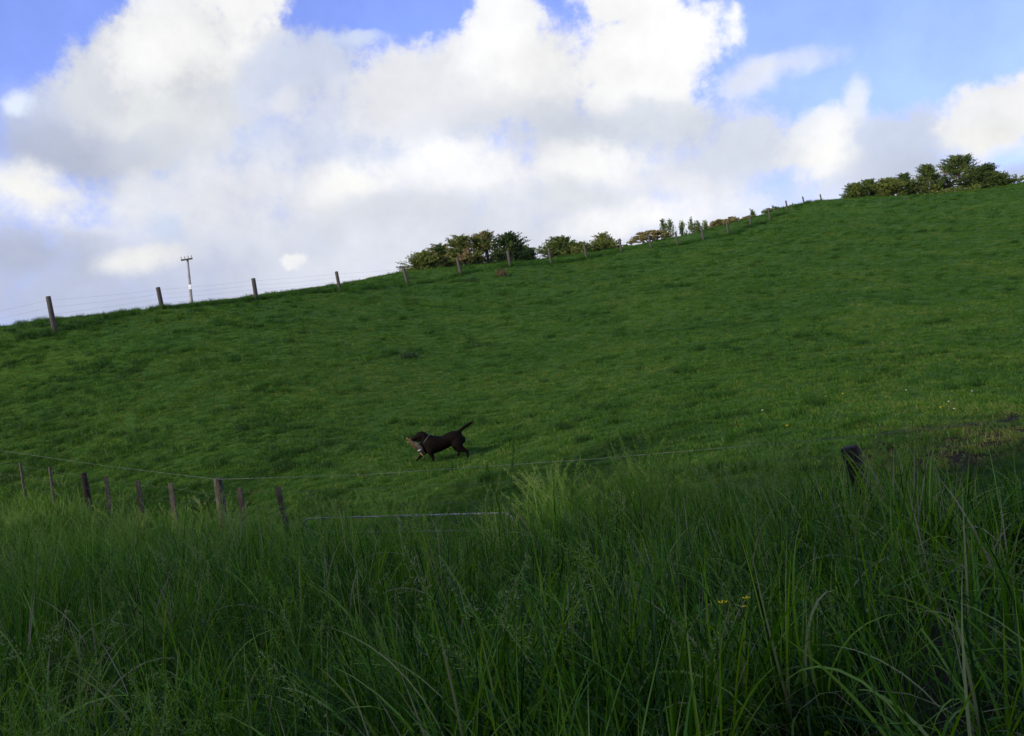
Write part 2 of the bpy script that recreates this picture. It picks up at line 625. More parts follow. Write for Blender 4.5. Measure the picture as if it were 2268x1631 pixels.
def build_ground():
    front = np.radians(np.linspace(-44, 44, 560))
    rest = np.radians(np.linspace(44, 316, 60)[1:-1])
    ang = np.concatenate([front, rest])
    rad = np.concatenate([[0.0001], np.geomspace(0.5, 170, 520), np.geomspace(180, 3500, 26)])
    A, Rr = np.meshgrid(ang, rad)
    X = Rr * np.sin(A); Y = Rr * np.cos(A)
    Z = ground(X, Y)
    V = np.stack([X.ravel(), Y.ravel(), Z.ravel()], 1)
    na = len(ang)
    i = np.arange(len(rad) - 1)[:, None]; j = np.arange(na)[None]
    j2 = (j + 1) % na
    F = np.stack([(i * na + j), (i * na + j2), ((i + 1) * na + j2), ((i + 1) * na + j)], 2).reshape(-1, 4)
    me = big_mesh('ground', V, F[:, ::-1])
    me.shade_smooth()
    o = bpy.data.objects.new('ground', me)
    COL.objects.link(o)
    tag(o, kind='structure')
    return o


BANK = [rel(2120, 945, 12.0), rel(2250, 950, 11.2), rel(2010, 985, 11.0), rel(2330, 930, 12.5)]
BANKL = [rel(-20, 1066, 23.5), rel(-120, 1060, 24)]
WEAR = [(b, 0.85) for b in BANK] + [(b, 0.6) for b in BANKL]


def ground_material():
    m, nt, bs = new_mat('pasture_ground')
    N, L = nt.nodes, nt.links
    ge = N.new('ShaderNodeNewGeometry')

    def nz(scale, detail, rough=0.6, sc=(1, 1, 1)):
        mp = N.new('ShaderNodeMapping'); mp.inputs['Scale'].default_value = sc
        L.new(ge.outputs['Position'], mp.inputs[0])
        n = N.new('ShaderNodeTexNoise')
        n.inputs['Scale'].default_value = scale; n.inputs['Detail'].default_value = detail
        n.inputs['Roughness'].default_value = rough
        L.new(mp.outputs[0], n.inputs['Vector'])
        return n.outputs['Fac']
    r1 = N.new('ShaderNodeValToRGB')
    e = r1.color_ramp.elements
    e[0].position = 0.3; e[0].color = (0.018, 0.050, 0.006, 1)
    e[1].position = 0.72; e[1].color = (0.076, 0.150, 0.015, 1)
    q = e.new(0.52); q.color = (0.040, 0.100, 0.009, 1)
    L.new(nz(3.0, 8, 0.7, (1, 1.8, 1)), r1.inputs[0])
    r2 = N.new('ShaderNodeValToRGB')
    e = r2.color_ramp.elements
    e[0].position = 0.35; e[0].color = (0.78, 0.88, 0.9, 1)
    e[1].position = 0.68; e[1].color = (1.25, 1.12, 1.0, 1)
    L.new(nz(0.16, 4, 0.6, (1, 1.6, 1)), r2.inputs[0])
    mu = N.new('ShaderNodeMix'); mu.data_type = 'RGBA'; mu.blend_type = 'MULTIPLY'; mu.inputs[0].default_value = 1
    L.new(r1.outputs[0], mu.inputs[6]); L.new(r2.outputs[0], mu.inputs[7])
    cur = mu.outputs[2]
    soil = N.new('ShaderNodeValToRGB')
    e = soil.color_ramp.elements
    e[0].position = 0.35; e[0].color = (0.012, 0.011, 0.005, 1)
    e[1].position = 0.7; e[1].color = (0.036, 0.028, 0.011, 1)
    L.new(nz(6, 6, 0.7), soil.inputs[0])
    wear_n = nz(1.6, 5, 0.65)
    for (c, rr) in WEAR:
        vd = N.new('ShaderNodeVectorMath'); vd.operation = 'DISTANCE'
        L.new(ge.outputs['Position'], vd.inputs[0]); vd.inputs[1].default_value = c
        ad = N.new('ShaderNodeMath'); ad.operation = 'MULTIPLY_ADD'
        L.new(wear_n, ad.inputs[0]); ad.inputs[1].default_value = 2.4
        L.new(vd.outputs['Value'], ad.inputs[2])
        mr = N.new('ShaderNodeMapRange'); mr.interpolation_type = 'SMOOTHSTEP'
        mr.inputs['From Min'].default_value = rr + 1.5; mr.inputs['From Max'].default_value = rr + 0.9
        L.new(ad.outputs[0], mr.inputs[0])
        mx = N.new('ShaderNodeMix'); mx.data_type = 'RGBA'
        L.new(mr.outputs[0], mx.inputs[0]); L.new(cur, mx.inputs[6]); L.new(soil.outputs[0], mx.inputs[7])
        cur = mx.outputs[2]
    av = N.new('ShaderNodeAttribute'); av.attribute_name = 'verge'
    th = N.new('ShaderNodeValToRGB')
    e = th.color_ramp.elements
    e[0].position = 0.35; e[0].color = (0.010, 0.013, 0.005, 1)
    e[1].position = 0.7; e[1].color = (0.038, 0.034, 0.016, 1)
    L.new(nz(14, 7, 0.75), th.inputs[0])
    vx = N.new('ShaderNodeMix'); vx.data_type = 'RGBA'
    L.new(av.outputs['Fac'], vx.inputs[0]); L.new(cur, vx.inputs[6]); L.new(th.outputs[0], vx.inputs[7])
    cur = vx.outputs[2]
    L.new(cur, bs.inputs['Base Color'])
    bs.inputs['Roughness'].default_value = 0.95
    bs.inputs['Specular IOR Level'].default_value = 0.1
    b = N.new('ShaderNodeBump'); b.inputs['Strength'].default_value = 0.9; b.inputs['Distance'].default_value = 0.12
    L.new(nz(5.0, 9, 0.75), b.inputs['Height'])
    L.new(b.outputs[0], bs.inputs['Normal'])
    return m


ground_o = build_ground()
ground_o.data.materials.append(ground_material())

# ------------------------------------------------------------------ grass
def blade_batch(n, rad, L0, L1, w0, w1, segs, lean, bend, tone0, tone1, kink=0.0, bias=(0, 0), seed=0, base_tone=0.0):
    """n ribbon blades growing out of a disc; returns V, F, tone"""
    g = np.random.default_rng(seed)
    rr = rad * np.sqrt(g.random(n)); th = g.random(n) * 2 * np.pi
    base = np.stack([rr * np.cos(th), rr * np.sin(th), np.zeros(n)], 1)
    Ls = g.uniform(L0, L1, n)
    az = g.random(n) * 2 * np.pi
    d = np.stack([np.cos(az), np.sin(az)], 1) + np.array(bias)
    d /= np.maximum(np.linalg.norm(d, axis=1), 0.05)[:, None]
    a0 = np.abs(g.normal(0, lean, n))                     # angle from vertical at base
    tot = a0 + np.abs(g.normal(bend, bend * 0.5, n))       # angle at tip
    kk = g.random(n) < kink
    kp = g.uniform(0.35, 0.75, n)
    wd = g.uniform(w0, w1, n)
    tn = g.uniform(tone0, tone1, n)
    tw = g.normal(0, 0.5, n)
    pos = base.copy()
    V = np.zeros((n, segs + 1, 2, 3)); T = np.zeros((n, segs + 1, 2))
    for i in range(segs + 1):
        t = i / segs
        ang = a0 + (tot - a0) * t ** 1.6
        ang = np.where(kk & (t > kp), np.minimum(ang + 1.5, 2.7), ang)
        dir3 = np.stack([d[:, 0] * np.sin(ang), d[:, 1] * np.sin(ang), np.cos(ang)], 1)
        if i > 0:
            pos = pos + dir3 * (Ls / segs)[:, None]
        wv = wd * (np.sin(np.pi * min(t * 0.8 + 0.22, 1.0)) ** 0.7 if t < 1 else 0.03) * 0.5
        a = tw + t * 0.6
        sx = -d[:, 1] * np.cos(a) + d[:, 0] * np.sin(a) * np.cos(ang)
        sy = d[:, 0] * np.cos(a) + d[:, 1] * np.sin(a) * np.cos(ang)
        sz = -np.sin(a) * np.sin(ang)
        side = np.stack([sx, sy, sz], 1)
        V[:, i, 0] = pos - side * wv[:, None]
        V[:, i, 1] = pos + side * wv[:, None]
        T[:, i, :] = (tn + base_tone * (1 - t))[:, None]
    idx = np.arange(n * (segs + 1) * 2).reshape(n, segs + 1, 2)
    F = np.stack([idx[:, :-1, 0], idx[:, :-1, 1], idx[:, 1:, 1], idx[:, 1:, 0]], 3 - 1).reshape(-1, 4)
    return V.reshape(-1, 3), F, T.reshape(-1)


def stalk_batch(n, rad, L0, L1, head, tone, seed, droop=0.5, style='panicle', lean=0.15, bias=(0, 0)):
    """flowering stems with seed heads"""
    g = np.random.default_rng(seed)
    VV = []; FF = []; TT = []; off = 0
    for _ in range(n):
        th = g.random() * 6.283; rr = rad * math.sqrt(g.random())
        p = np.array([rr * math.cos(th), rr * math.sin(th), 0.0])
        Ln = g.uniform(L0, L1); az = g.random() * 6.283
        d = np.array([math.cos(az) + bias[0], math.sin(az) + bias[1]]); d /= max(np.linalg.norm(d), .05)
        a0 = abs(g.normal(0, lean)); a1 = a0 + droop * g.uniform(0.3, 1.4)
        segs = 9; path = []
        for i in range(segs + 1):
            t = i / segs; a = a0 + (a1 - a0) * t ** 2.6
            if i: p = p + np.array([d[0] * math.sin(a), d[1] * math.sin(a), math.cos(a)]) * Ln / segs
            path.append(p.copy())
        path = np.array(path)
        wst = g.uniform(0.0014, 0.0024)
        s1 = np.array([-d[1], d[0], 0.0])
        for sd_ in (s1, np.array([d[0], d[1], 0.0])):
            V = np.stack([path - sd_ * wst, path + sd_ * wst], 1).reshape(-1, 3)
            k = np.arange(segs) * 2
            F = np.stack([k, k + 1, k + 3, k + 2], 1) + off
            VV.append(V); FF.append(F); TT.append(np.full(len(V), tone - 0.12)); off += len(V)
        # head
        m = int(head[1])
        hl = head[0] * g.uniform(0.8, 1.2)
        tt = 1 - (g.random(m) * hl / Ln)
        fi = np.clip(tt * segs, 0, segs - 1e-4); i0 = fi.astype(int); fr = (fi - i0)[:, None]
        c = path[i0] * (1 - fr) + path[i0 + 1] * fr
        dirn = path[i0 + 1] - path[i0]; dirn /= np.linalg.norm(dirn, axis=1)[:, None]
        if style == 'panicle':
            spread = head[2] * (0.35 + 0.9 * (1 - tt) * Ln / hl)
            o3 = g.normal(0, 1, (m, 3)); o3 /= np.linalg.norm(o3, axis=1)[:, None]
            o3[:, 2] -= 0.25
            c = c + o3 * (spread * g.uniform(0.2, 1, m))[:, None]
            ax = dirn * 0.6 + o3 * 0.7
        else:
            o3 = g.normal(0, 1, (m, 3)); o3 -= dirn * np.sum(o3 * dirn, 1)[:, None]; o3 /= np.linalg.norm(o3, axis=1)[:, None]
            c = c + o3 * head[2] * 0.35
            ax = dirn + o3 * 0.45
        ax /= np.linalg.norm(ax, axis=1)[:, None]
        sl = g.uniform(0.005, 0.010, m)[:, None]
        sdv = np.cross(ax, g.normal(0, 1, (m, 3))); sdv /= np.linalg.norm(sdv, axis=1)[:, None]
        V = np.stack([c - ax * sl * 0.5, c + sdv * sl * 0.22, c + ax * sl, c - sdv * sl * 0.22], 1).reshape(-1, 3)
        F = np.arange(m * 4).reshape(-1, 4) + off
        VV.append(V); FF.append(F); TT.append(np.full(len(V), tone) + np.repeat(g.normal(0, 0.05, m), 4)); off += len(V)
    return np.concatenate(VV), np.concatenate(FF), np.concatenate(TT)


def merge(parts):
    V = []; F = []; T = []; o = 0
    for v, f, t in parts:
        V.append(v); F.append(f + o); T.append(t); o += len(v)
    return np.concatenate(V), np.concatenate(F), np.concatenate(T)


SRC_N = [0]


def source(coll, parts, m):
    V, F, T = merge(parts)
    me = big_mesh('grass_tuft', V, F, {'tone': T})
    me.materials.append(m)
    me.shade_smooth()
    o = bpy.data.objects.new('grass_tuft', me)
    coll.objects.link(o)
    return o


def scatter(name, pts, rot, scl, pick, coll, label=None, cat=None):
    """one object whose points carry instances of the tufts in coll"""
    me = bpy.data.meshes.new(name)
    me.vertices.add(len(pts))
    me.vertices.foreach_set('co', np.ascontiguousarray(pts, dtype=np.float32).ravel())
    a = me.attributes.new('rot', 'FLOAT_VECTOR', 'POINT'); a.data.foreach_set('vector', np.ascontiguousarray(rot, dtype=np.float32).ravel())
    a = me.attributes.new('scl', 'FLOAT_VECTOR', 'POINT'); a.data.foreach_set('vector', np.ascontiguousarray(scl, dtype=np.float32).ravel())
    a = me.attributes.new('pick', 'INT', 'POINT'); a.data.foreach_set('value', np.ascontiguousarray(pick, dtype=np.int32))
    o = bpy.data.objects.new(name, me)
    COL.objects.link(o)
    tag(o, label, cat, kind='stuff')
    ng = bpy.data.node_groups.new(name + '_scatter', 'GeometryNodeTree')
    ng.interface.new_socket('Geometry', in_out='INPUT', socket_type='NodeSocketGeometry')
    ng.interface.new_socket('Geometry', in_out='OUTPUT', socket_type='NodeSocketGeometry')
    N, L = ng.nodes, ng.links
    gi = N.new('NodeGroupInput'); go = N.new('NodeGroupOutput')
    ip = N.new('GeometryNodeInstanceOnPoints')
    ci = N.new('GeometryNodeCollectionInfo')
    ci.inputs['Collection'].default_value = coll
    ci.inputs['Separate Children'].default_value = True
    ci.inputs['Reset Children'].default_value = True
    L.new(gi.outputs[0], ip.inputs['Points'])
    L.new(ci.outputs[0], ip.inputs['Instance'])
    ip.inputs['Pick Instance'].default_value = True
    for nm, ty, sock in (('rot', 'FLOAT_VECTOR', 'Rotation'), ('scl', 'FLOAT_VECTOR', 'Scale'), ('pick', 'INT', 'Instance Index')):
        na = N.new('GeometryNodeInputNamedAttribute'); na.data_type = ty
        na.inputs['Name'].default_value = nm
        L.new(na.outputs[0], ip.inputs[sock])
    L.new(ip.outputs[0], go.inputs[0])
    md = o.modifiers.new('scatter', 'NODES')
    md.node_group = ng
    return o


GREEN = [(0.0, (0.003, 0.015, 0.002)), (0.33, (0.016, 0.066, 0.007)), (0.60, (0.085, 0.235, 0.018)), (0.82, (0.22, 0.38, 0.05)), (1.0, (0.34, 0.30, 0.18))]
PAST = [(0.0, (0.015, 0.052, 0.005)), (0.4, (0.037, 0.113, 0.008)), (0.7, (0.074, 0.172, 0.013)), (1.0, (0.18, 0.20, 0.05))]
m_tall = leaf_mat('verge_grass_leaf', GREEN, trans=0.4, patch=0.5, patch_scale=0.6, inst=0.35, gloss=0.018)
m_stalk = leaf_mat('seed_stalk', GREEN, trans=0.25, patch=0.15, patch_scale=0.5, inst=0.15, gloss=0.03)
m_past = leaf_mat('pasture_leaf', PAST, trans=0.35, patch=1.1, patch_scale=0.22, inst=0.6, gloss=0.02)

# the boundary between verge and paddock
FX = np.array([P(a, b, c).x for a, b, c in FENCE]); FY = np.array([P(a, b, c).y for a, b, c in FENCE])
_o = np.argsort(FX)
FX, FY = FX[_o], FY[_o]


def fence_y(x):
    return np.interp(x, FX, FY, left=FY[0] + 3, right=FY[-1] - 0.5)


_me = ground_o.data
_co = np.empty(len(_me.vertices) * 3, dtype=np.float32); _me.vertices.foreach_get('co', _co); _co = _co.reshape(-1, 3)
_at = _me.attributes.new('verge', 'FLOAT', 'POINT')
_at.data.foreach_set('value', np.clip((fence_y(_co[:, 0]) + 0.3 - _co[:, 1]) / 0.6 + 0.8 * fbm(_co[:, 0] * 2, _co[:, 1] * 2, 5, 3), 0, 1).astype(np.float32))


def in_view(x, y, margin=0.09):
    return np.abs(x) < y * (0.577 + margin) + 1.2


def wear_mask(x, y):
    k = np.zeros_like(x)
    for (c, rr) in WEAR:
        k = np.maximum(k, np.clip(1.4 - np.hypot(x - c[0], y - c[1]) / rr, 0, 1))
    return k


def verge_grass():
    tall = bpy.data.collections.new('verge_tufts')
    # 0-5 leafy tufts; 6-8 finer wispy; 9-11 stems with panicles; 12,13 spikes; 14 dead tangle
    for i in range(6):
        source(tall, [
            blade_batch(24, 0.12, 0.35, 0.75, 0.006, 0.012, 10, 0.22, 1.1 + 0.18 * i, 0.12, 0.88, 0.2, seed=100 + i, base_tone=0.05),
            blade_batch(7, 0.12, 0.6, 0.95, 0.006, 0.012, 11, 0.16, 1.6, 0.3, 0.9, 0.25, seed=200 + i, base_tone=0.05),
            blade_batch(13, 0.11, 0.4, 0.8, 0.006, 0.011, 8, 0.12, 0.4, 0.3, 0.9, 0.1, seed=250 + i, base_tone=0.05),
            blade_batch(26, 0.16, 0.2, 0.55, 0.004, 0.009, 8, 0.5, 1.4, 0.1, 0.55, 0.2, seed=300 + i),
            blade_batch(3, 0.15, 0.3, 0.7, 0.003, 0.007, 7, 0.5, 1.3, 0.88, 1.0, 0.3, seed=350 + i)], m_tall)
    for i in range(3):
        source(tall, [
            blade_batch(55, 0.17, 0.45, 0.9, 0.0025, 0.005, 8, 0.2, 0.8, 0.25, 0.65, 0.08, seed=400 + i),
            blade_batch(10, 0.17, 0.5, 0.8, 0.002, 0.004, 7, 0.35, 0.9, 0.75, 0.95, 0.2, seed=430 + i)], m_tall)
    for i in range(3):
        source(tall, [
            stalk_batch(5, 0.16, 0.75, 1.05, (0.20, 110, 0.032), 0.80 + 0.03 * i, 500 + i, droop=0.7),
            blade_batch(10, 0.13, 0.4, 0.8, 0.004, 0.008, 8, 0.2, 0.9, 0.3, 0.6, seed=520 + i)], m_stalk)
    for i in range(2):
        source(tall, [
            stalk_batch(4, 0.14, 0.75, 1.05, (0.14, 70, 0.010), 0.66 + 0.08 * i, 600 + i, droop=0.35, style='spike'),
            blade_batch(14, 0.13, 0.5, 0.9, 0.006, 0.011, 9, 0.15, 0.9, 0.35, 0.65, seed=620 + i)], m_stalk)
    source(tall, [blade_batch(45, 0.22, 0.2, 0.55, 0.002, 0.006, 6, 0.8, 1.2, 0.7, 1.0, 0.3, seed=700)], m_tall)

    P_ = []
    g = np.random.default_rng(5)

    def add(n, y0, y1, dens_fn):
        y = g.uniform(y0, y1, n); x = g.uniform(-1, 1, n) * (y * 0.68 + 1.2)
        keep = (y < fence_y(x) + 0.35) & (np.hypot(x, y) > 1.0) & (g.random(n) < dens_fn(x, y))
        P_.append(np.stack([x[keep], y[keep]], 1))
    # candidates roughly uniform in area (trapezoid accepted by width)
    wmax = lambda y: y * 0.68 + 1.2

    def dens(x, y):
        cl = fbm(x * 0.9, y * 0.9, 55, 3)
        return np.clip(0.72 + 2.6 * cl, 0.15, 1.0) * wmax(y) / wmax(26)
    add(int(2 * wmax(26) * 25 * 24), 0.9, 26, dens)
    pts = np.concatenate(P_)
    x, y = pts[:, 0], pts[:, 1]
    n = len(x)
    z = ground(x, y) - 0.02
    u = x / y
    r = g.random(n)
    left = np.clip(0.5 - u * 1.1, 0, 1)                    # the left of the verge is finer and full of seed heads
    near = np.clip((7 - y) / 5, 0, 1)
    pick = g.integers(0, 6, n)
    pick = np.where(r < 0.10 + 0.38 * left * (1 - 0.6 * near), g.integers(6, 9, n), pick)
    r2 = g.random(n)
    pick = np.where(r2 < 0.006 + 0.13 * left * (1 - 0.9 * near) + 0.03 * np.exp(-((u - 0.12) / 0.1) ** 2), g.integers(9, 12, n), pick)
    pick = np.where((r2 > 0.972), g.integers(12, 14, n), pick)
    pick = np.where((r2 > 0.90) & (r2 < 0.925), 14, pick)
    hgt = 1.02 + 0.62 * fbm(x * 0.55, y * 0.55, 77, 3) + g.normal(0, 0.10, n)
    # lower growth towards the fence and in front of the gate
    fy = fence_y(x)
    edge = np.clip((fy - y) / 2.2, 0, 1)
    hgt *= 0.86 + 0.14 * edge
    gate = np.exp(-((u + 0.12) / 0.12) ** 2) * np.clip((y - 6.5) / 3, 0, 1)
    hgt *= 1 - 0.08 * gate
    hgt *= 1 - 0.14 * np.clip((y - 12) / 3, 0, 1)
    hgt *= 1 + 0.30 * np.exp(-((u - 0.39) / 0.07) ** 2) * np.clip((y - 5.5) / 1, 0, 1)
    hgt = np.clip(hgt, 0.35, 1.4)
    pick = np.where((y < 2.8) & (pick >= 12) & (pick < 14), 3, pick)
    wid = hgt * g.uniform(0.9, 1.2, n)
    rot = np.stack([g.normal(0, 0.10, n), g.normal(0, 0.10, n), g.random(n) * 6.283], 1)
    ex = []
    for (px, w_, D, dD, k, hs) in ((1365, 50, 8.4, 0.5, 20, 1.22), (1175, 45, 9.0, 0.5, 12, 1.1), (760, 110, 11.0, 0.8, 22, 1.0), (1640, 90, 8.0, 0.5, 16, 1.15),
                                   (1960, 60, 7.4, 0.4, 7, 1.25), (340, 160, 13.5, 1.2, 26, 1.0), (60, 130, 15, 1.5, 18, 1.0), (80, 60, 3.0, 0.5, 5, 1.0), (1500, 60, 8.2, 0.5, 8, 1.05)):
        for _ in range(k):
            d_ = D + g.uniform(-dD, dD); xx = (px + g.uniform(-w_, w_) - 1134) / FS * d_
            ex.append((xx, d_, hs * g.uniform(0.85, 1.1)))
    ex = np.array(ex)
    ez = ground(ex[:, 0], ex[:, 1]) - 0.02
    x = np.concatenate([x, ex[:, 0]]); y = np.concatenate([y, ex[:, 1]]); z = np.concatenate([z, ez])
    hgt = np.concatenate([hgt, ex[:, 2]]); wid = np.concatenate([wid, ex[:, 2]])
    pick = np.concatenate([pick, g.integers(9, 12, len(ex))])
    rot = np.concatenate([rot, np.stack([g.normal(0, 0.08, len(ex)), g.normal(-0.12, 0.08, len(ex)), g.random(len(ex)) * 6.283], 1)])
    scatter('tall_grass', np.stack([x, y, z], 1), rot, np.stack([wid, wid, hgt], 1), pick, tall,
            'rank tall verge grass with seed heads in front of the wire fence', 'grass')
    print('tall tufts', n)


def pasture_grass():
    short = bpy.data.collections.new('pasture_tufts')
    for i in range(5):
        source(short, [
            blade_batch(34, 0.11, 0.03, 0.085, 0.004, 0.008, 3, 0.45, 0.9, 0.25, 0.65, seed=800 + i),
            blade_batch(6, 0.11, 0.06, 0.12, 0.004, 0.007, 4, 0.3, 0.9, 0.4, 0.75, seed=830 + i)], m_past)
    source(short, [blade_batch(46, 0.12, 0.08, 0.2, 0.004, 0.008, 4, 0.35, 0.9, 0.05, 0.4, seed=850)], m_past)       # rank tuft
    source(short, [blade_batch(36, 0.14, 0.04, 0.12, 0.003, 0.007, 3, 0.7, 0.9, 0.75, 1.0, seed=860)], m_past)         # dry
    g = np.random.default_rng(9)
    X = []; Y = []; S = []
    # bands: y0, y1, tufts per m2, size
    for (y0, y1, dn, sz) in ((7, 16, 62, 1.0), (16, 24, 56, 1.0), (24, 36, 34, 1.2), (36, 52, 17, 1.6), (52, 78, 8, 2.2), (78, 130, 3.6, 3.0)):
        wm = y1 * 0.64 + 1.0
        n = int((y1 - y0) * 2 * wm * dn)
        y = g.uniform(y0, y1, n); x = g.uniform(-wm, wm, n)
        k = (np.abs(x) < y * 0.64 + 1.0) & (y > fence_y(x) - 0.4) & (y < 48 + 80 * np.clip((x / y + 0.58) / 0.45, 0, 1))
        k &= g.random(n) > 0.25 * wear_mask(x, y)
        X.append(x[k]); Y.append(y[k]); S.append(np.full(k.sum(), sz))
    x = np.concatenate(X); y = np.concatenate(Y); s = np.concatenate(S)
    n = len(x)
    z = ground(x, y) - 0.01
    cl = fbm(x * 1.1, y * 1.6, 91, 4)
    r = g.random(n)
    pick = g.integers(0, 5, n)
    # ranker grass along the ridge fence, on the lower left slope and in scattered tufts
    left = np.clip(-x / y * 1.6 - 0.15, 0, 1)
    pick = np.where((cl > 0.17) & (r < 0.45), 5, pick)
    pick = np.where((left > 0.1) & (r < 0.30 * left) & (cl > -0.05), 5, pick)
    wm_ = wear_mask(x, y)
    pick = np.where((r > 0.975) | (g.random(n) < 0.7 * wm_), 6, pick)
    hs = 0.85 + 0.9 * np.clip(cl + 0.1, -0.3, 0.4) + g.normal(0, 0.12, n)
    hs = np.clip(hs, 0.4, 1.8)
    hz = hs * s ** 0.55 * (1 + 0.35 * left)
    dk = np.hypot(x + 1.35, y - 18) < 1.3
    hz = np.where(dk, hz * 1.15, hz)
    fxy = np.array([[P(bx, by, D).x, P(bx, by, D).y] for bx, by, D in ((60, 722, 40), (119, 712, 41), (360, 685, 46), (569, 665, 49), (754, 646, 53.5), (904, 632, 58), (1022, 611, 62), (1131, 592, 67), (1221, 584, 71.5), (1300, 574, 75), (1443, 552, 81), (1558, 533, 85), (1664, 505, 94), (1821, 453, 115))])
    dmin = np.full(n, 1e9)
    for a_, b_ in zip(fxy[:-1], fxy[1:]):
        ab = b_ - a_; t = np.clip(((x - a_[0]) * ab[0] + (y - a_[1]) * ab[1]) / (ab @ ab), 0, 1)
        dmin = np.minimum(dmin, np.hypot(x - a_[0] - t * ab[0], y - a_[1] - t * ab[1]))
    rk = dmin < 0.55 + 0.5 * cl
    pick = np.where(rk & (r < 0.8), 5, pick)
    hz = np.where(rk, hz * 1.35, hz)
    rot = np.stack([np.zeros(n), np.zeros(n), g.random(n) * 6.283], 1)
    scatter('pasture_grass', np.stack([x, y, z], 1), rot, np.stack([s * g.uniform(0.8, 1.2, n)] * 2 + [hz], 1), pick, short,
            'short grazed green pasture covering the hillside', 'grass')
    print('pasture tufts', n)


verge_grass()
pasture_grass()

# ------------------------------------------------------------------ fences
m_post = noise_mat('weathered_post', (0.035, 0.031, 0.025), (0.12, 0.108, 0.088), 14, 6, 0.9, 0.6, (6, 6, 0.8), c3=(0.068, 0.062, 0.050))
m_post_rust = noise_mat('lichen_batten', (0.030, 0.026, 0.020), (0.10, 0.095, 0.075), 9, 6, 0.9, 0.6, (5, 5, 0.9), c3=(0.055, 0.048, 0.038))
m_post_dark = noise_mat('dark_post', (0.010, 0.006, 0.0045), (0.034, 0.022, 0.017), 12, 6, 0.85, 0.7, (6, 6, 0.8), c3=(0.020, 0.013, 0.010))
m_wire = noise_mat('galvanised_wire', (0.12, 0.14, 0.13), (0.22, 0.25, 0.23), 30, 3, 0.5, 0, spec=0.5, metallic=0.3)
m_wire_dull = noise_mat('rusted_wire', (0.05, 0.05, 0.045), (0.12, 0.12, 0.11), 30, 3, 0.6, 0, spec=0.4, metallic=0.3)


def post_geo(base, top, r, round_=True, n=14, seed=0):
    g = Geo()
    base = Vector(base); top = Vector(top)
    rn = random.Random(seed)
    ax = (top - base)
    down = base - ax.normalized() * 0.35
    if round_:
        pts = [down, base, base + ax * 0.5, top - ax.normalized() * 0.012, top]
        g.tube(pts, [r * 1.05, r * 1.03, r, r * 0.97, r * 0.86], n, axis=(0, 1, 0.01))
        for i in range(len(g.v)):
            v = g.v[i]; k = 1 + rn.uniform(-0.05, 0.05)
            g.v[i] = (v[0] + rn.uniform(-1, 1) * r * 0.05, v[1] + rn.uniform(-1, 1) * r * 0.05, v[2])
    else:
        u = ax.normalized(); a = u.cross(Vector((0, 1, 0))).normalized(); b = a.cross(u)
        c = (down + top) / 2
        g.box(c, a * r, b * r * 0.7, u * ((top - down).length / 2))
        for i in range(len(g.v)):
            v = g.v[i]; g.v[i] = (v[0] + rn.uniform(-1, 1) * r * 0.15, v[1], v[2] + rn.uniform(-1, 1) * 0.012)
    return g


def wire_geo(points, r, sag=0.02, n=5, sub=8):
    g = Geo(); pts = []
    for a, b in zip(points[:-1], points[1:]):
        a = Vector(a); b = Vector(b)
        for i in range(sub):
            t = i / sub
            p = a.lerp(b, t); p.z -= sag * (b - a).length * 0.15 * 4 * t * (1 - t)
            pts.append(p)
    pts.append(Vector(points[-1]))
    return g.tube(pts, r, n, axis=(0, 0, 1))


# near fence
nf = empty('wire_fence', P(482, 1160, 14.3), 'near wire fence of thin battens and wires rising out of the tall verge grass', 'fence')
fence_tops = []
for i, (px, py, D) in enumerate(FENCE):
    top = P(px, py, D)
    if px < -200: top.z = gz(top.x, top.y) + POST_H
    zb = gz(top.x, top.y)
    thick = {185: 0.062, 482: 0.07, 1880: 0.078, 2205: 0.03, -300: 0.07}.get(px, 0.030)
    lean = {1880: 0.13, 2205: -0.02, 482: -0.02, 615: 0.09, 185: 0.04}.get(px, random.uniform(-0.02, 0.04))
    base = Vector((top.x + lean, top.y + random.uniform(-0.03, 0.03), zb))
    fence_tops.append((base, top))
    if px in (-300, 2205): continue
    mat = m_post_dark if px in (1880, 2205, 185) else (m_post_rust if px in (482, 530, 305, 615) else m_post)
    rnd = px in (185, 482, 1880, 2205, 45, 110)
    nm = 'post' if thick > 0.05 else 'batten'
    o = post_geo(base, top, thick if rnd else thick * 1.15, rnd, seed=i).obj(nm, mat, nf, smooth=rnd)
    if px == 1880: o['label'] = 'stout dark leaning post among the grass at the right'
    if px == 185: o['label'] = 'thick dark post among the thin battens'
    if px == 482: o['label'] = 'reddish brown post carrying the raised top wire'
# raised top wire
tw = [P(-300, 945, 27), P(0, 998, 21.4), P(240, 1033, 17.3), P(482, 1062, 14.25), P(800, 1052, 12.0), P(1300, 1018, 9.7), P(1900, 967, 8.1), P(2268, 925, 7.5), P(2700, 870, 7.0)]
wire_geo(tw, 0.0022, 0.0).obj('wire', m_wire, nf)
for k, f in enumerate((0.94, 0.72, 0.50, 0.28)):
    pts = [b.lerp(t, f) + Vector((0, -0.035, 0)) for b, t in fence_tops]
    if k == 0:
        pts = [b.lerp(t, f if (b.x < fence_tops[8][0].x - .1 or b.x > fence_tops[8][0].x + .1) else 0.78) + Vector((0, -0.035, 0)) for b, t in fence_tops]
    wire_geo(pts, 0.0016, 0.05).obj('wire', m_wire_dull, nf)

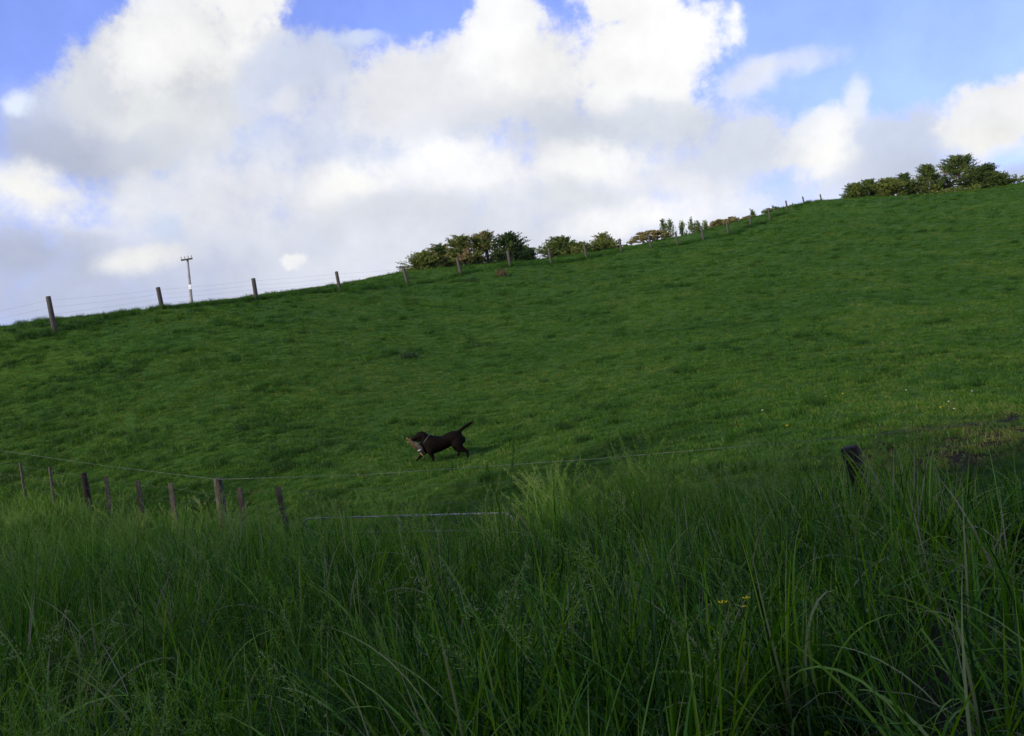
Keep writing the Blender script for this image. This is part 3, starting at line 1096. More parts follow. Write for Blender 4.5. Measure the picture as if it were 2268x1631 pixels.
# ridge fence: top and foot of each post
RIDGE = [(107, 657, 119, 712, 41), (350, 637, 360, 685, 46), (561, 617, 569, 665, 49), (745, 602, 754, 646, 53.5), (893, 592, 904, 632, 58),
         (1012, 572, 1022, 611, 62), (1124, 556, 1131, 592, 67), (1215, 550, 1221, 584, 71.5), (1293, 541, 1300, 574, 75), (1372, 529, 1377, 561, 78),
         (1436, 522, 1443, 552, 81), (1496, 514, 1501, 543, 84), (1553, 502, 1558, 533, 84), (1609, 492, 1614, 522, 90), (1659, 477, 1664, 505, 94),
         (1701, 461, 1706, 490, 98), (1740, 445, 1745, 470, 104), (1777, 436, 1783, 459, 110), (1816, 431, 1821, 453, 115)]
rf = empty('wire_fence', P(893, 632, 58), 'long post and wire fence along the brow of the green hill', 'fence')


def down_to_ground(px, py, D):
    """point of the ground seen at this pixel near distance D"""
    best = None
    for d in np.linspace(D * 0.8, D * 1.2, 81):
        p = P(px, py, d)
        e = abs(p.z - gz(p.x, p.y))
        if best is None or e + abs(d - D) * 0.02 < best[0]:
            best = (e + abs(d - D) * 0.02, p)
    return best[1]


rt = []
for i, (tx, ty, bx, by, D) in enumerate(RIDGE):
    b = P(bx, by + 1, D)
    t = P(tx, ty, D)
    b.z = min(b.z, gz(b.x, b.y)) if b.z > gz(b.x, b.y) else b.z
    r = 0.115 if i < 3 else (0.10 if i < 8 else 0.095)
    post_geo(b, t, r, True, 12, seed=40 + i).obj('post', m_post, rf)
    rt.append((b, t))
d0 = rt[0][0] - rt[1][0]
rt.insert(0, (rt[0][0] + d0 + Vector((0, 0, -0.2)), rt[0][1] + d0 + Vector((0, 0, -0.2))))
b0, t0 = rt[0]
post_geo((b0.x, b0.y, min(b0.z, gz(b0.x, b0.y))), t0, 0.115, True, 12, seed=39).obj('post', m_post, rf)
for f in (0.88, 0.68, 0.48, 0.28):
    wire_geo([b.lerp(t, f) + Vector((0, -0.1, 0)) for b, t in rt], 0.0024, 0.04, sub=4).obj('wire', m_wire_dull, rf)

# ------------------------------------------------------------------ gate lying in the grass
m_gate = noise_mat('flaking_galvanised_pipe', (0.06, 0.055, 0.05), (0.42, 0.43, 0.44), 16, 5, 0.55, 0.3, spec=0.5, c3=(0.26, 0.25, 0.25), metallic=0.2)
gl_, gr_ = P(672, 1149, 12.1), P(1135, 1136, 10.1)
ge_ = empty('farm_gate', gl_ - Vector((0, 0, 0.75)), 'weathered pipe farm gate almost swallowed by the long grass', 'gate')
ux = (gr_ - gl_).normalized(); H = 0.78
dn = Vector((0, 0, -1))
fr = Geo()
rc = 0.13
path = []
for (corner, a, b) in ((gl_, dn, ux), (gr_, -ux, dn), (gr_ + dn * H, -dn, -ux), (gl_ + dn * H, ux, -dn)):
    for i in range(6):
        t = i / 5
        p0 = corner + a * rc; p1 = corner + b * rc
        path.append((p0 * (1 - t) ** 2 + corner * 2 * t * (1 - t) + p1 * t * t))
path.append(path[0].copy())
fr.tube(path, 0.011, 8, cap=False, axis=(0.3, 1, 0.05))
fr.obj('frame', m_gate, ge_)
for k in range(1, 4):
    Geo().tube([gl_ + dn * H * k / 4 + ux * 0.01, gr_ + dn * H * k / 4 - ux * 0.01], 0.008, 6).obj('rail', m_gate, ge_)
mid = (gl_ + gr_) / 2
Geo().tube([mid + dn * 0.0, mid + dn * H], 0.014, 6, axis=(1, 0, 0)).obj('upright', m_gate, ge_)

# ------------------------------------------------------------------ utility pole
m_pole = noise_mat('grey_pole_concrete', (0.20, 0.19, 0.175), (0.34, 0.33, 0.31), 6, 5, 0.9, 0.3, (1, 1, 0.3))
m_white = noise_mat('white_plate', (0.78, 0.78, 0.78), (0.84, 0.84, 0.84), 4, 2, 0.5)
m_insul = noise_mat('brown_insulator', (0.09, 0.06, 0.05), (0.14, 0.10, 0.09), 5, 2, 0.3)
PD = 88.0
ptop = P(415.5, 574, PD); pb = P(425.5, 680, PD)
ax = (ptop - pb).normalized()
zb = gz(pb.x, pb.y)
k = (pb.z - zb + 0.5) / ax.z
pbase = pb - ax * k
up = empty('utility_pole', pbase, 'tall grey power pole with a crossarm and white plate beyond the ridge', 'power pole')
Geo().tube([pbase, pb, ptop], [0.24, 0.17, 0.105], 10, axis=(0, 1, 0)).obj('shaft', m_pole, up)
al, ar = P(401.5, 577, PD - 0.2), P(426.5, 573, PD - 0.2)
e1 = (ar - al) / 2
Geo().box((al + ar) / 2, e1, Vector((0, 0.06, 0)), Vector((0, 0, 0.075))).obj('crossarm', m_post, up, smooth=False)
for t in (0.04, 0.35, 0.65, 0.96):
    p = al.lerp(ar, t) + Vector((0, 0, 0.075))
    Geo().tube([p, p + Vector((0, 0, .08)), p + Vector((0, 0, .12)), p + Vector((0, 0, .26))], [0.02, 0.02, 0.04, 0.025], 8, axis=(0, 1, 0)).obj('insulator', m_insul, up)
pc = P(421, 636, PD - 0.24)
Geo().box(pc, Vector((0.14, 0, 0)), Vector((0, 0.02, 0)), ax * 0.23).obj('plate', m_white, up, smooth=False)

# ------------------------------------------------------------------ trees
MAC = [(0.0, (0.016, 0.036, 0.014)), (0.4, (0.075, 0.115, 0.026)), (0.75, (0.17, 0.20, 0.042)), (0.9, (0.22, 0.175, 0.07)), (1.0, (0.28, 0.21, 0.10))]
GOLD = [(0.0, (0.11, 0.12, 0.04)), (0.5, (0.22, 0.20, 0.075)), (1.0, (0.34, 0.28, 0.13))]
POP = [(0.0, (0.045, 0.08, 0.022)), (0.5, (0.13, 0.18, 0.05)), (1.0, (0.17, 0.17, 0.06))]
m_mac = leaf_mat('cypress_foliage', MAC, trans=0.15, patch=0.7, patch_scale=0.8, inst=0.15, gloss=0.01)
m_gold = leaf_mat('autumn_foliage', GOLD, trans=0.3, patch=0.3, patch_scale=0.7, inst=0.2, gloss=0.01)
m_pop = leaf_mat('poplar_foliage', POP, trans=0.3, patch=0.3, patch_scale=0.8, inst=0.2, gloss=0.01)
m_bark = noise_mat('grey_brown_bark', (0.07, 0.05, 0.035), (0.20, 0.16, 0.12), 4, 5, 0.95, 0.4, (2, 2, 0.5))


def leaves(centres, dirs, sizes, tones, per, flat, leaf, g):
    """sprays: flattened clouds of small leaf faces round each centre, stretched along dirs"""
    n = len(centres)
    c = np.repeat(centres, per, 0); d = np.repeat(dirs, per, 0); s = np.repeat(sizes, per)
    t = np.repeat(tones, per) + g.normal(0, 0.09, n * per)
    off = g.normal(0, 1, (n * per, 3)); off /= np.maximum(np.linalg.norm(off, axis=1), 1e-6)[:, None]
    off *= (g.random(n * per) ** 0.45)[:, None]
    along = np.sum(off * d, 1)[:, None]
    off = off * 0.45 + d * along * 0.95
    off[:, 2] *= flat
    c = c + off * s[:, None]
    ld = d * 0.7 + g.normal(0, 0.6, (n * per, 3)); ld /= np.linalg.norm(ld, axis=1)[:, None]
    sd_ = np.cross(ld, g.normal(0, 1, (n * per, 3))); sd_ /= np.maximum(np.linalg.norm(sd_, axis=1), 1e-6)[:, None]
    L_ = leaf * g.uniform(0.6, 1.4, n * per)[:, None]
    V = np.stack([c - ld * L_ * 0.5, c + sd_ * L_ * 0.32, c + ld * L_ * 0.7, c - sd_ * L_ * 0.32], 1).reshape(-1, 3)
    F = np.arange(n * per * 4).reshape(-1, 4)
    return V, F, np.repeat(t, 4)


TREE_SEED = [1000]


def tree(kind, px, ytop, wpx, D, label, cat='tree', group=None, tone=0.42, brown=0.0, name=None, ybase=None, skew=0.0):
    TREE_SEED[0] += 1
    g = np.random.default_rng(TREE_SEED[0])
    top = P(px, ytop, D)
    bx, by = top.x, top.y
    zb = gz(bx, by)
    H = top.z - zb
    W = wpx / FS * D / 2 * (1.12 if kind in ('mac', 'bush') else 1.0)
    root = empty(name or {'mac': 'cypress_tree', 'gold': 'gum_tree', 'pop': 'poplar_tree', 'bush': 'shrub'}[kind], (bx, by, zb - 0.15), label, cat, group)
    base = np.array([bx, by, zb])
    tr = Geo()
    cs = []; ds = []; ss = []; ts = []
    if kind == 'mac':
        mat = m_mac
        ntr = 3 if W > 2.5 else 2
        for k in range(ntr):
            ox = (k - (ntr - 1) / 2) * W * 0.35
            tr.tube([(bx + ox * .6, by, zb - .3), (bx + ox, by, zb + H * 0.4), (bx + ox * 1.3 + skew * W * .3, by, zb + H * 0.85)],
                    [0.05 * H + .06, 0.035 * H + .03, 0.03], 7, axis=(0, 1, 0))
        nb = int(50 + W * 24)
        for _ in range(nb):
            h = g.random() ** 0.8
            nl = max(4, round(H * 0.95)); h = (math.floor(h * nl) + 0.5 + g.normal(0, 0.28)) / nl; h = min(max(h, 0.02), 0.99)
            az = g.random() * 6.283
            prof = (1 - h ** 1.9) ** 0.7 * (0.80 + 0.20 * math.sin(h * 11 + TREE_SEED[0])) * g.uniform(0.6, 1.2)
            rr = W * prof
            start = np.array([bx + g.uniform(-.3, .3) * W, by, zb + H * h * 0.72])
            tip = np.array([bx + rr * math.cos(az) + skew * W * h * 0.5, by + rr * 0.8 * math.sin(az), zb + H * min(1, 0.07 + h * 0.9 + 0.06 * g.random())])
            dd = tip - start; ln = np.linalg.norm(dd); dd = dd / max(ln, 1e-6)
            if g.random() < 0.30:
                tr.tube([tuple(start), tuple((start + tip) / 2 + np.array([0, 0, -0.05 * ln])), tuple(tip)], [0.05 + .015 * H * .3, 0.04, 0.015], 5)
            b_ = 0.47 if g.random() < brown else 0
            tn = tone + g.normal(0, 0.10) + b_
            m = max(2, int(ln * 0.95))
            for q in range(m):
                f = 1 - q / m * 0.6
                cs.append(start + (tip - start) * f + g.normal(0, 0.06 * W, 3) * [1, 1, .5])
                dz = dd * np.array([1, 1, 0.35]) + np.array([0, 0, 0.12]); dz /= np.linalg.norm(dz) / 1.15
                ds.append(dz); ss.append((0.34 + 0.10 * min(W, 4)) * g.uniform(0.7, 1.25)); ts.append(tn + g.normal(0, 0.05))
            # upturned tip spray
            cs.append(tip + np.array([0.1 * math.cos(az), 0, 0.28])); ds.append(np.array([0.95 * math.cos(az) - 0.1, 0, 0.95])); ss.append(0.34 + 0.06 * W); ts.append(tn + 0.03)
        per, flat, leaf = 52, 0.45, 0.14
        cs.append(np.array([bx, by, zb + H * .94])); ds.append(np.array([0.1, 0, .99])); ss.append(0.45); ts.append(tone)
    elif kind == 'gold':
        mat = m_gold
        for k in range(5):
            a = -1.1 + 0.55 * k
            tr.tube([(bx, by, zb - .2), (bx + W * 0.25 * a, by, zb + H * .45), (bx + W * .75 * a, by + g.uniform(-.5, .5), zb + H * (0.9 - 0.16 * abs(a)))],
                    [0.13, 0.08, 0.02], 6, axis=(0, 1, 0))
        nb = int(70 + 40 * W)
        for _ in range(nb):
            az = g.random() * 6.283; q = math.sqrt(g.random())
            cs.append(np.array([bx + W * q * math.cos(az), by + W * .8 * q * math.sin(az), zb + H * (0.97 - 0.42 * q ** 2.4 - 0.45 * g.random() ** 2 * (1 - 0.5 * q))]))
            ds.append(np.array([math.cos(az), math.sin(az) * .5, 0.1])); ss.append(0.42 * g.uniform(0.7, 1.2)); ts.append(0.5 + g.normal(0, 0.15))
        per, flat, leaf = 34, 0.6, 0.17
    elif kind == 'pop':
        mat = m_pop
        tr.tube([(bx, by, zb - .2), (bx, by, zb + H * .5), (bx, by, zb + H * .97)], [0.12, 0.07, 0.015], 6, axis=(0, 1, 0))
        nb = int(20 + H * 10)
        for _ in range(nb):
            h = g.random(); az = g.random() * 6.283
            rr = W * (math.sin(math.pi * min(1, 0.25 + 0.75 * h)) ** 0.6) * g.uniform(0.3, 1.0)
            cs.append(np.array([bx + rr * math.cos(az), by + rr * math.sin(az), zb + H * (0.12 + 0.84 * h)]))
            dz = np.array([0.25 * math.cos(az), 0.2 * math.sin(az), 0.95]); ds.append(dz / np.linalg.norm(dz))
            ss.append((0.26 + 0.22 * W) * g.uniform(0.8, 1.3)); ts.append(tone + g.normal(0, 0.13))
        cs.append(np.array([bx, by, zb + H * 0.97])); ds.append(np.array([0, 0, 1.0])); ss.append(0.3); ts.append(tone)
        per, flat, leaf = 24, 1.0, 0.15
    else:
        mat = m_mac if tone < 0.5 else m_pop
        tr.tube([(bx, by, zb - .2), (bx + .05, by, zb + H * .3), (bx, by, zb + H * .6)], [0.10, 0.06, 0.02], 6, axis=(0, 1, 0))
        nb = int(22 + 20 * W)
        for _ in range(nb):
            az = g.random() * 6.283; q = math.sqrt(g.random()); h = g.random()
            k_ = math.sqrt(max(0, 1 - q * q)) * (0.75 + 0.3 * vnoise(np.array(q * 3 * math.cos(az) + 5), np.array(q * 2), TREE_SEED[0]))
            cs.append(np.array([bx + W * q * math.cos(az), by + W * .7 * q * math.sin(az), zb + H * (0.12 + 0.8 * h * k_)]))
            dz = np.array([math.cos(az), math.sin(az), 0.5]); ds.append(dz / np.linalg.norm(dz))
            ss.append((0.25 + 0.08 * W) * g.uniform(0.7, 1.3)); ts.append(tone + g.normal(0, 0.12))
        cs.append(np.array([bx, by, zb + H * 0.93])); ds.append(np.array([0, 0, 1.0])); ss.append(0.35); ts.append(tone)
        per, flat, leaf = 26, 0.6, 0.17
    V, F, T = leaves(np.array(cs), np.array(ds), np.array(ss), np.array(ts), per, flat, leaf, g)
    off = np.array(root.location)
    me = big_mesh('crown', V - off, F, {'tone': T})
    me.materials.append(mat)
    o = bpy.data.objects.new('crown', me); COL.objects.link(o); o.parent = root
    tr.obj('trunk', m_bark, root)
    return root


GA = 'cypress trees behind the middle of the ridge fence'
GB = 'cypress trees on the skyline at the right'
GC = 'slim poplars rising behind the ridge'
tree('mac', 928, 566, 92, 92, 'low wind-shorn cypress tapering down at the left end of the middle clump', group=GA, tone=0.5, skew=0.3)
tree('mac', 972, 549, 76, 94, 'mid height cypress with dark gaps, second from the left of the middle clump', group=GA, tone=0.42, brown=.12)
tree('mac', 1018, 530, 74, 93, 'cypress with browned lower branches left of the clump top', group=GA, tone=0.52, brown=.3)
tree('mac', 1066, 522, 78, 94, 'tallest cypress of the middle clump, heavily patched with brown', group=GA, tone=0.56, brown=.42)
tree('mac', 1122, 525, 86, 92, 'blackish green cypress at the right of the middle clump', group=GA, tone=0.10)
tree('mac', 1158, 552, 50, 95, 'small dull cypress tucked beside the blackish one', group=GA, tone=0.38)
tree('mac', 1238, 533, 104, 100, 'broad rounded cypress standing right of the gap in the trees', group=GA, tone=0.36)
tree('mac', 1281, 545, 56, 99, 'short cypress joined to the broad rounded one, behind a ridge post', group=GA, tone=0.5)
tree('mac', 1331, 526, 62, 101, 'pointed bright green cypress standing alone on the ridge', group=GA, tone=0.6)
tree('bush', 1372, 541, 44, 100, 'squat green bush just right of the pointed cypress', 'shrub', 'bushes poking over the ridge', tone=0.42)
tree('bush', 1399, 545, 40, 102, 'squat dark bush at the foot of the golden domed tree', 'shrub', 'bushes poking over the ridge', tone=0.4)
tree('bush', 1306, 551, 40, 103, 'low dark bush filling the gap left of the pointed cypress', 'shrub', 'bushes poking over the ridge', tone=0.36)
tree('bush', 1352, 547, 38, 103, 'low olive bush right against the side of the pointed cypress', 'shrub', 'bushes poking over the ridge', tone=0.45)
tree('gold', 1436, 511, 88, 108, 'golden brown tree with a wide domed crown left of the poplars', tone=.5)
tree('pop', 1467, 489, 20, 112, 'slim poplar touching the golden domed tree', group=GC, tone=0.35)
tree('pop', 1481, 492, 32, 111, 'thickest and darkest poplar of the row', group=GC, tone=0.18)
tree('pop', 1509, 495, 20, 114, 'short light poplar standing in the middle of the row', group=GC, tone=0.55)
tree('pop', 1530, 487, 20, 114, 'narrow poplar that stands highest right of the row centre', group=GC, tone=0.5)
tree('pop', 1545, 495, 13, 116, 'thinnest poplar of the row', group=GC, tone=0.62)
tree('pop', 1560, 493, 16, 116, 'faint poplar at the right end, directly behind a ridge post', group=GC, tone=0.5)
tree('gold', 1590, 487, 34, 114, 'small pale brown flat-topped tree right of the poplars', tone=.5)
tree('gold', 1616, 482, 36, 114, 'small rounded brown tree with a fuller crown behind the ridge fence', tone=.5)
tree('bush', 1642, 488, 28, 112, 'dark green bush between the brown tree and the ridge line', 'shrub', 'bushes poking over the ridge', tone=0.4)
tree('gold', 1657, 480, 22, 113, 'tiny golden treetop hidden behind a ridge post', tone=.5)
tree('pop', 1666, 468, 11, 118, 'tiny spire-like treetop far along the ridge fence', 'tree', None, tone=0.3)
tree('bush', 1711, 458, 44, 113, 'rounded yellow green bush between two far ridge posts', 'shrub', 'bushes poking over the ridge', tone=0.62)
tree('bush', 1755, 452, 40, 118, 'low dark bush just past the far ridge posts', 'shrub', 'bushes poking over the ridge', tone=0.4)
tree('bush', 1798, 448, 56, 124, 'long low bush at the far end of the ridge fence', 'shrub', 'bushes poking over the ridge', tone=0.56)
tree('mac', 1889, 413, 48, 124, 'small pointed cypress at the left end of the right-hand group', group=GB, tone=0.45, skew=.2)
tree('mac', 1922, 404, 60, 126, 'ragged cypress with a notched top, second in the right-hand group', group=GB, tone=0.40)
tree('mac', 1960, 402, 76, 125, 'wide wind-swept cypress with flat layers in the right-hand group', group=GB, tone=0.48, skew=.2)
tree('mac', 1998, 391, 56, 127, 'dark cypress with one raised tip left of the gap', group=GB, tone=0.28, skew=.2)
tree('mac', 2050, 371, 66, 126, 'leggy cypress with sky showing through, left of the largest tree', group=GB, tone=0.42)
tree('mac', 2118, 351, 140, 128, 'largest and tallest tree on the skyline, a spreading dark cypress', group=GB, tone=0.28)
tree('mac', 2168, 372, 82, 126, 'cypress leaning right off the side of the largest tree', group=GB, tone=0.28, skew=.5)
tree('mac', 2203, 388, 62, 125, 'low cypress trailing off to the right of the group', group=GB, tone=0.36)
tree('bush', 2085, 418, 150, 121, 'low hedge-like bush along the foot of the largest tree', 'shrub', None, tone=0.46)
tree('bush', 2250, 388, 46, 128, 'lone round bush at the far right edge of the skyline', 'shrub', None, tone=0.46)

# ------------------------------------------------------------------ unseen tree belt, added behind the camera to shade the verge
def added_shade_belt():
    g = np.random.default_rng(77)
    line = [Vector((24, -9.5)), Vector((-15, -9.5)), Vector((-30, -4.0)), Vector((-46, 7.0)), Vector((-64, 19.0))]
    seg = [(b - a).length for a, b in zip(line[:-1], line[1:])]
    tot = sum(seg)

    def at(t):
        d = t * tot
        for i, l in enumerate(seg):
            if d <= l or i == len(seg) - 1:
                p = line[i].lerp(line[i + 1], d / l)
                q = (line[i + 1] - line[i]).normalized()
                return p, Vector((-q.y, q.x))
            d -= l
    p0 = line[1]
    root = empty('added_shade_belt', (p0.x, p0.y, gz(p0.x, p0.y)), 'unseen belt of cypress foliage added behind the camera to shade the verge', 'hedge')
    nx = 80
    core = Geo()
    rows = []
    for i in range(nx + 1):
        p, nn = at(i / nx)
        H = 12.3 + 1.2 * math.sin(i * 0.9) + g.uniform(-0.6, 0.6)
        zb = gz(p.x, p.y)
        ring = []
        for k in range(12):
            a = math.pi * k / 11
            o_ = nn * math.cos(a) * 1.5 * (1 + 0.2 * g.uniform(-1, 1))
            ring.append((p.x + o_.x, p.y + o_.y, zb + 0.2 + (math.sin(a) ** 0.45) * H * 0.93))
        rows.append(len(core.v)); core.v += ring
    for i in range(nx):
        for k in range(11):
            core.f.append([rows[i] + k, rows[i] + k + 1, rows[i + 1] + k + 1, rows[i + 1] + k])
    core.obj('branches', m_bark, root)  # closed core of the added belt, keeps sun and sky off the verge
    n = 5000
    C = []; D_ = []
    for _ in range(n):
        t = g.random(); p, nn = at(t); h = g.random(); sd_ = 1 if g.random() < .5 else -1
        o_ = nn * sd_ * (1.7 - 0.9 * h) * g.uniform(0.8, 1.2)
        C.append((p.x + o_.x, p.y + o_.y, 0.3 + (12.8 + 1.1 * math.sin(t * nx * 0.9)) * h))
        v = Vector((nn.x * sd_ * .7 + g.normal(0, .3), nn.y * sd_ * .7 + g.normal(0, .3), 0.5)).normalized(); D_.append(tuple(v))
    C = np.array(C); D_ = np.array(D_)
    V, F, T = leaves(C, D_, np.full(n, 0.7), 0.3 + g.normal(0, .1, n), 26, 0.6, 0.24, g)
    me = big_mesh('crown', V - np.array(root.location), F, {'tone': T}); me.materials.append(m_mac)
    o = bpy.data.objects.new('crown', me); COL.objects.link(o); o.parent = root


added_shade_belt()

# ------------------------------------------------------------------ rush and weed clumps on the hill
m_rush = leaf_mat('rush_stems', [(0, (0.012, 0.032, 0.010)), (1, (0.04, 0.075, 0.022))], trans=0.1, patch=.2, gloss=0.02)
m_dead = leaf_mat('dead_weed_stems', [(0, (0.05, 0.035, 0.022)), (1, (0.16, 0.105, 0.065))], trans=0.1, patch=.2, gloss=0.01)


def clump(name, px, py, D, wid, hgt, m, label, n=160, seed=0):
    p = P(px, py, D); z = gz(p.x, p.y)
    V, F, T = blade_batch(n, wid / 2, hgt * .5, hgt, 0.012, 0.03, 5, 0.35, 0.6, 0.2, 0.9, seed=seed)
    me = big_mesh(name, V, F, {'tone': T}); me.materials.append(m)
    o = bpy.data.objects.new(name, me); COL.objects.link(o); o.location = (p.x, p.y, z - 0.03)
    tag(o, label, 'plant')
    return o


clump('rush_clump', 1042, 634, 59, 0.95, 0.34, m_rush, 'small dark rush clump beneath the ridge fence, left of the brown weed', seed=31)
clump('dead_weed', 1112, 626, 61, 0.85, 0.75, m_dead, 'brown dead weed patch standing below the ridge fence', 110, seed=32)
clump('rush_clump', 905, 798, 34, 0.75, 0.36, m_rush, 'dark rush clump alone in the middle of the slope above the dog', 150, seed=33)
clump('rush_clump', 1100, 596, 64, 1.2, 0.3, m_rush, 'dark rank tuft at the foot of a ridge post behind the brown weed', 120, seed=34)

# ------------------------------------------------------------------ flowers
m_yel = noise_mat('buttercup_petal', (0.80, 0.56, 0.005), (0.88, 0.66, 0.01), 8, 2, 0.6, spec=0.1)
m_wht = noise_mat('white_petal', (0.75, 0.75, 0.70), (0.85, 0.85, 0.82), 8, 2, 0.6)
m_stem = noise_mat('green_stem', (0.05, 0.10, 0.02), (0.09, 0.15, 0.04), 8, 2, 0.7)


def flower(px, py, D, r, mat, label, group=None, name='buttercup', cat='flower', stem=True):
    c = P(px, py, D)
    z = gz(c.x, c.y)
    root = empty(name, (c.x, c.y, z), label, cat, group)
    g = Geo()
    for k in range(5):
        a = 6.283 * k / 5
        d = Vector((math.cos(a), math.sin(a), 0.35)); s = Vector((-math.sin(a), math.cos(a), 0))
        i = len(g.v)
        for q in ((0, 0), (.5, .42), (1, .28), (1.05, 0), (1, -.28), (.5, -.42)):
            v = c + d * r * q[0] + s * r * q[1] + Vector((0, 0, 0.25 * r * q[0] * q[0]))
            g.v.append(tuple(v))
        g.f.append([i + j for j in range(6)])
    g.ball(c + Vector((0, 0, r * .12)), r * 0.22, 6, 4)
    g.obj('petals', mat, root)
    if stem:
        Geo().tube([(c.x + .03, c.y, z - .02), (c.x + .02, c.y + .01, (z + c.z) / 2), (c.x, c.y, c.z - r * .05)], 0.0022, 5, axis=(0, 1, 0)).obj('stem', m_stem, root)
    return root


flower(1601, 1338, 3.55, 0.018, m_yel, 'brightest yellow buttercup in the long foreground grass', 'yellow flowers in the long grass')
flower(1653, 1328, 3.6, 0.015, m_yel, 'yellow buttercup on an arching blade, upper right of the brightest one', 'yellow flowers in the long grass')
flower(1647, 1345, 3.7, 0.009, m_yel, 'smallest yellow flower half hidden below the arching blade', 'yellow flowers in the long grass')
for (px, py, D) in ((2085, 1153 * 0.7963, 14.6), (1868, 1110 * .7963, 16), (1745, 958, 13.6)):
    p = down_to_ground(px, py, D)
    q = Vector((p.x, p.y, gz(p.x, p.y) + 0.10)) - Vector((0, 0, EYE))
    a = q.dot(cr) / q.y * FS + 1134; b = 815.5 - q.dot(cu) / q.y * FS
    flower(a, b, q.y, 0.022, m_yel, 'tiny yellow flower dotted in the short pasture behind the dog side of the fence', 'tiny yellow flowers in the pasture', stem=True)
for (px, py, D) in ((2103, 904, 14.5), (1690, 923, 16), (2115, 921, 13.5), (2154, 879, 16), (1830, 1118 * .7963, 15), (2008, 1101 * .7963, 15)):
    p = down_to_ground(px, py, D)
    q = Vector((p.x, p.y, gz(p.x, p.y) + 0.10)) - Vector((0, 0, EYE))
    a = q.dot(cr) / q.y * FS + 1134; b = 815.5 - q.dot(cu) / q.y * FS
    flower(a, b, q.y, 0.020, m_wht, 'tiny white clover head dotted in the short pasture', 'tiny white flowers in the pasture', name='clover_flower', stem=True)

# ------------------------------------------------------------------ dog
DD = 18.0


def Q(cx, cy, off=0.0):
    p = P((1120 + cx / 10.8) * 0.79635, (1150 + cy / 10.8) * 0.79635, DD)
    return p + Vector((0, off, 0))


UNIT = DD / FS * 0.79635 / 10.8            # metres per measured unit


def limb(g, pts, n=14):
    """pts: (cx, cy, in-plane radius in units, depth radius in m, depth offset)"""
    P3 = [Q(a, b, o) for a, b, r, d, o in pts]
    g.tube(P3, [r * UNIT for a, b, r, d, o in pts], n, [d for a, b, r, d, o in pts], axis=(0, 1, 0))
    for i in (0, -1):                                    # rounded ends
        a, b, r, d, o = pts[i]
        g.ball(P3[i], (r * UNIT * .97, d * .97, r * UNIT * .97), 12, 8)


dg = Geo()
limb(dg, [(600, 950, 120, .07, 0), (690, 945, 235, .105, 0), (800, 945, 285, .128, 0), (950, 935, 270, .133, 0), (1100, 912, 240, .125, 0),
          (1250, 868, 205, .108, 0), (1380, 792, 208, .10, 0), (1500, 748, 222, .108, 0), (1620, 752, 232, .112, 0), (1720, 775, 195, .10, 0), (1770, 790, 130, .07, 0)], 20)
limb(dg, [(850, 850, 200, .10, 0), (750, 810, 185, .092, 0), (660, 765, 168, .082, 0), (600, 720, 140, .072, 0)], 16)                # neck
limb(dg, [(620, 690, 140, .072, 0), (545, 680, 145, .082, 0), (470, 682, 112, .072, 0), (415, 715, 84, .056, 0), (350, 757, 60, .045, 0), (290, 788, 47, .040, 0), (265, 796, 38, .034, 0)], 16)
limb(dg, [(520, 780, 60, .05, 0), (430, 828, 36, .035, 0), (350, 862, 24, .028, 0), (310, 868, 17, .022, 0)], 10)                     # lower jaw
limb(dg, [(560, 610, 26, .020, -.062), (640, 640, 52, .018, -.078), (672, 720, 60, .016, -.088), (668, 800, 34, .014, -.086)], 10)    # near ear
limb(dg, [(545, 600, 24, .020, .062), (610, 620, 50, .018, .078), (640, 700, 55, .016, .088), (636, 780, 34, .014, .086)], 10)        # far ear
limb(dg, [(1690, 560, 75, .045, 0), (1760, 490, 52, .032, 0), (1860, 410, 56, .030, 0), (1960, 340, 52, .026, 0), (2050, 292, 36, .018, 0), (2135, 258, 12, .007, 0)], 10)
# far fore leg, reaching forward
limb(dg, [(760, 1020, 130, .05, .075), (690, 1120, 95, .045, .08), (600, 1225, 60, .034, .08), (505, 1325, 44, .03, .08), (440, 1395, 30, .025, .08)], 12)
limb(dg, [(445, 1395, 30, .028, .08), (400, 1425, 30, .032, .08), (365, 1435, 20, .028, .08)], 10)
# near fore leg, under the chest, pushing back
limb(dg, [(840, 1020, 150, .055, -.075), (850, 1150, 110, .048, -.085), (885, 1240, 72, .036, -.08), (920, 1320, 44, .03, -.08), (950, 1385, 30, .025, -.08)], 12)
limb(dg, [(950, 1385, 29, .028, -.08), (915, 1402, 30, .032, -.08), (885, 1408, 20, .028, -.08)], 10)
# near hind leg, stretched back
limb(dg, [(1660, 820, 190, .065, -.06), (1665, 940, 172, .06, -.075), (1730, 1030, 128, .05, -.08), (1835, 1085, 80, .036, -.08), (1930, 1115, 52, .03, -.08)], 14)
limb(dg, [(1930, 1100, 52, .03, -.08), (1955, 1200, 42, .027, -.08), (1965, 1300, 36, .026, -.08)], 10)
limb(dg, [(1962, 1318, 29, .028, -.08), (1925, 1340, 28, .032, -.08), (1890, 1345, 18, .028, -.08)], 10)
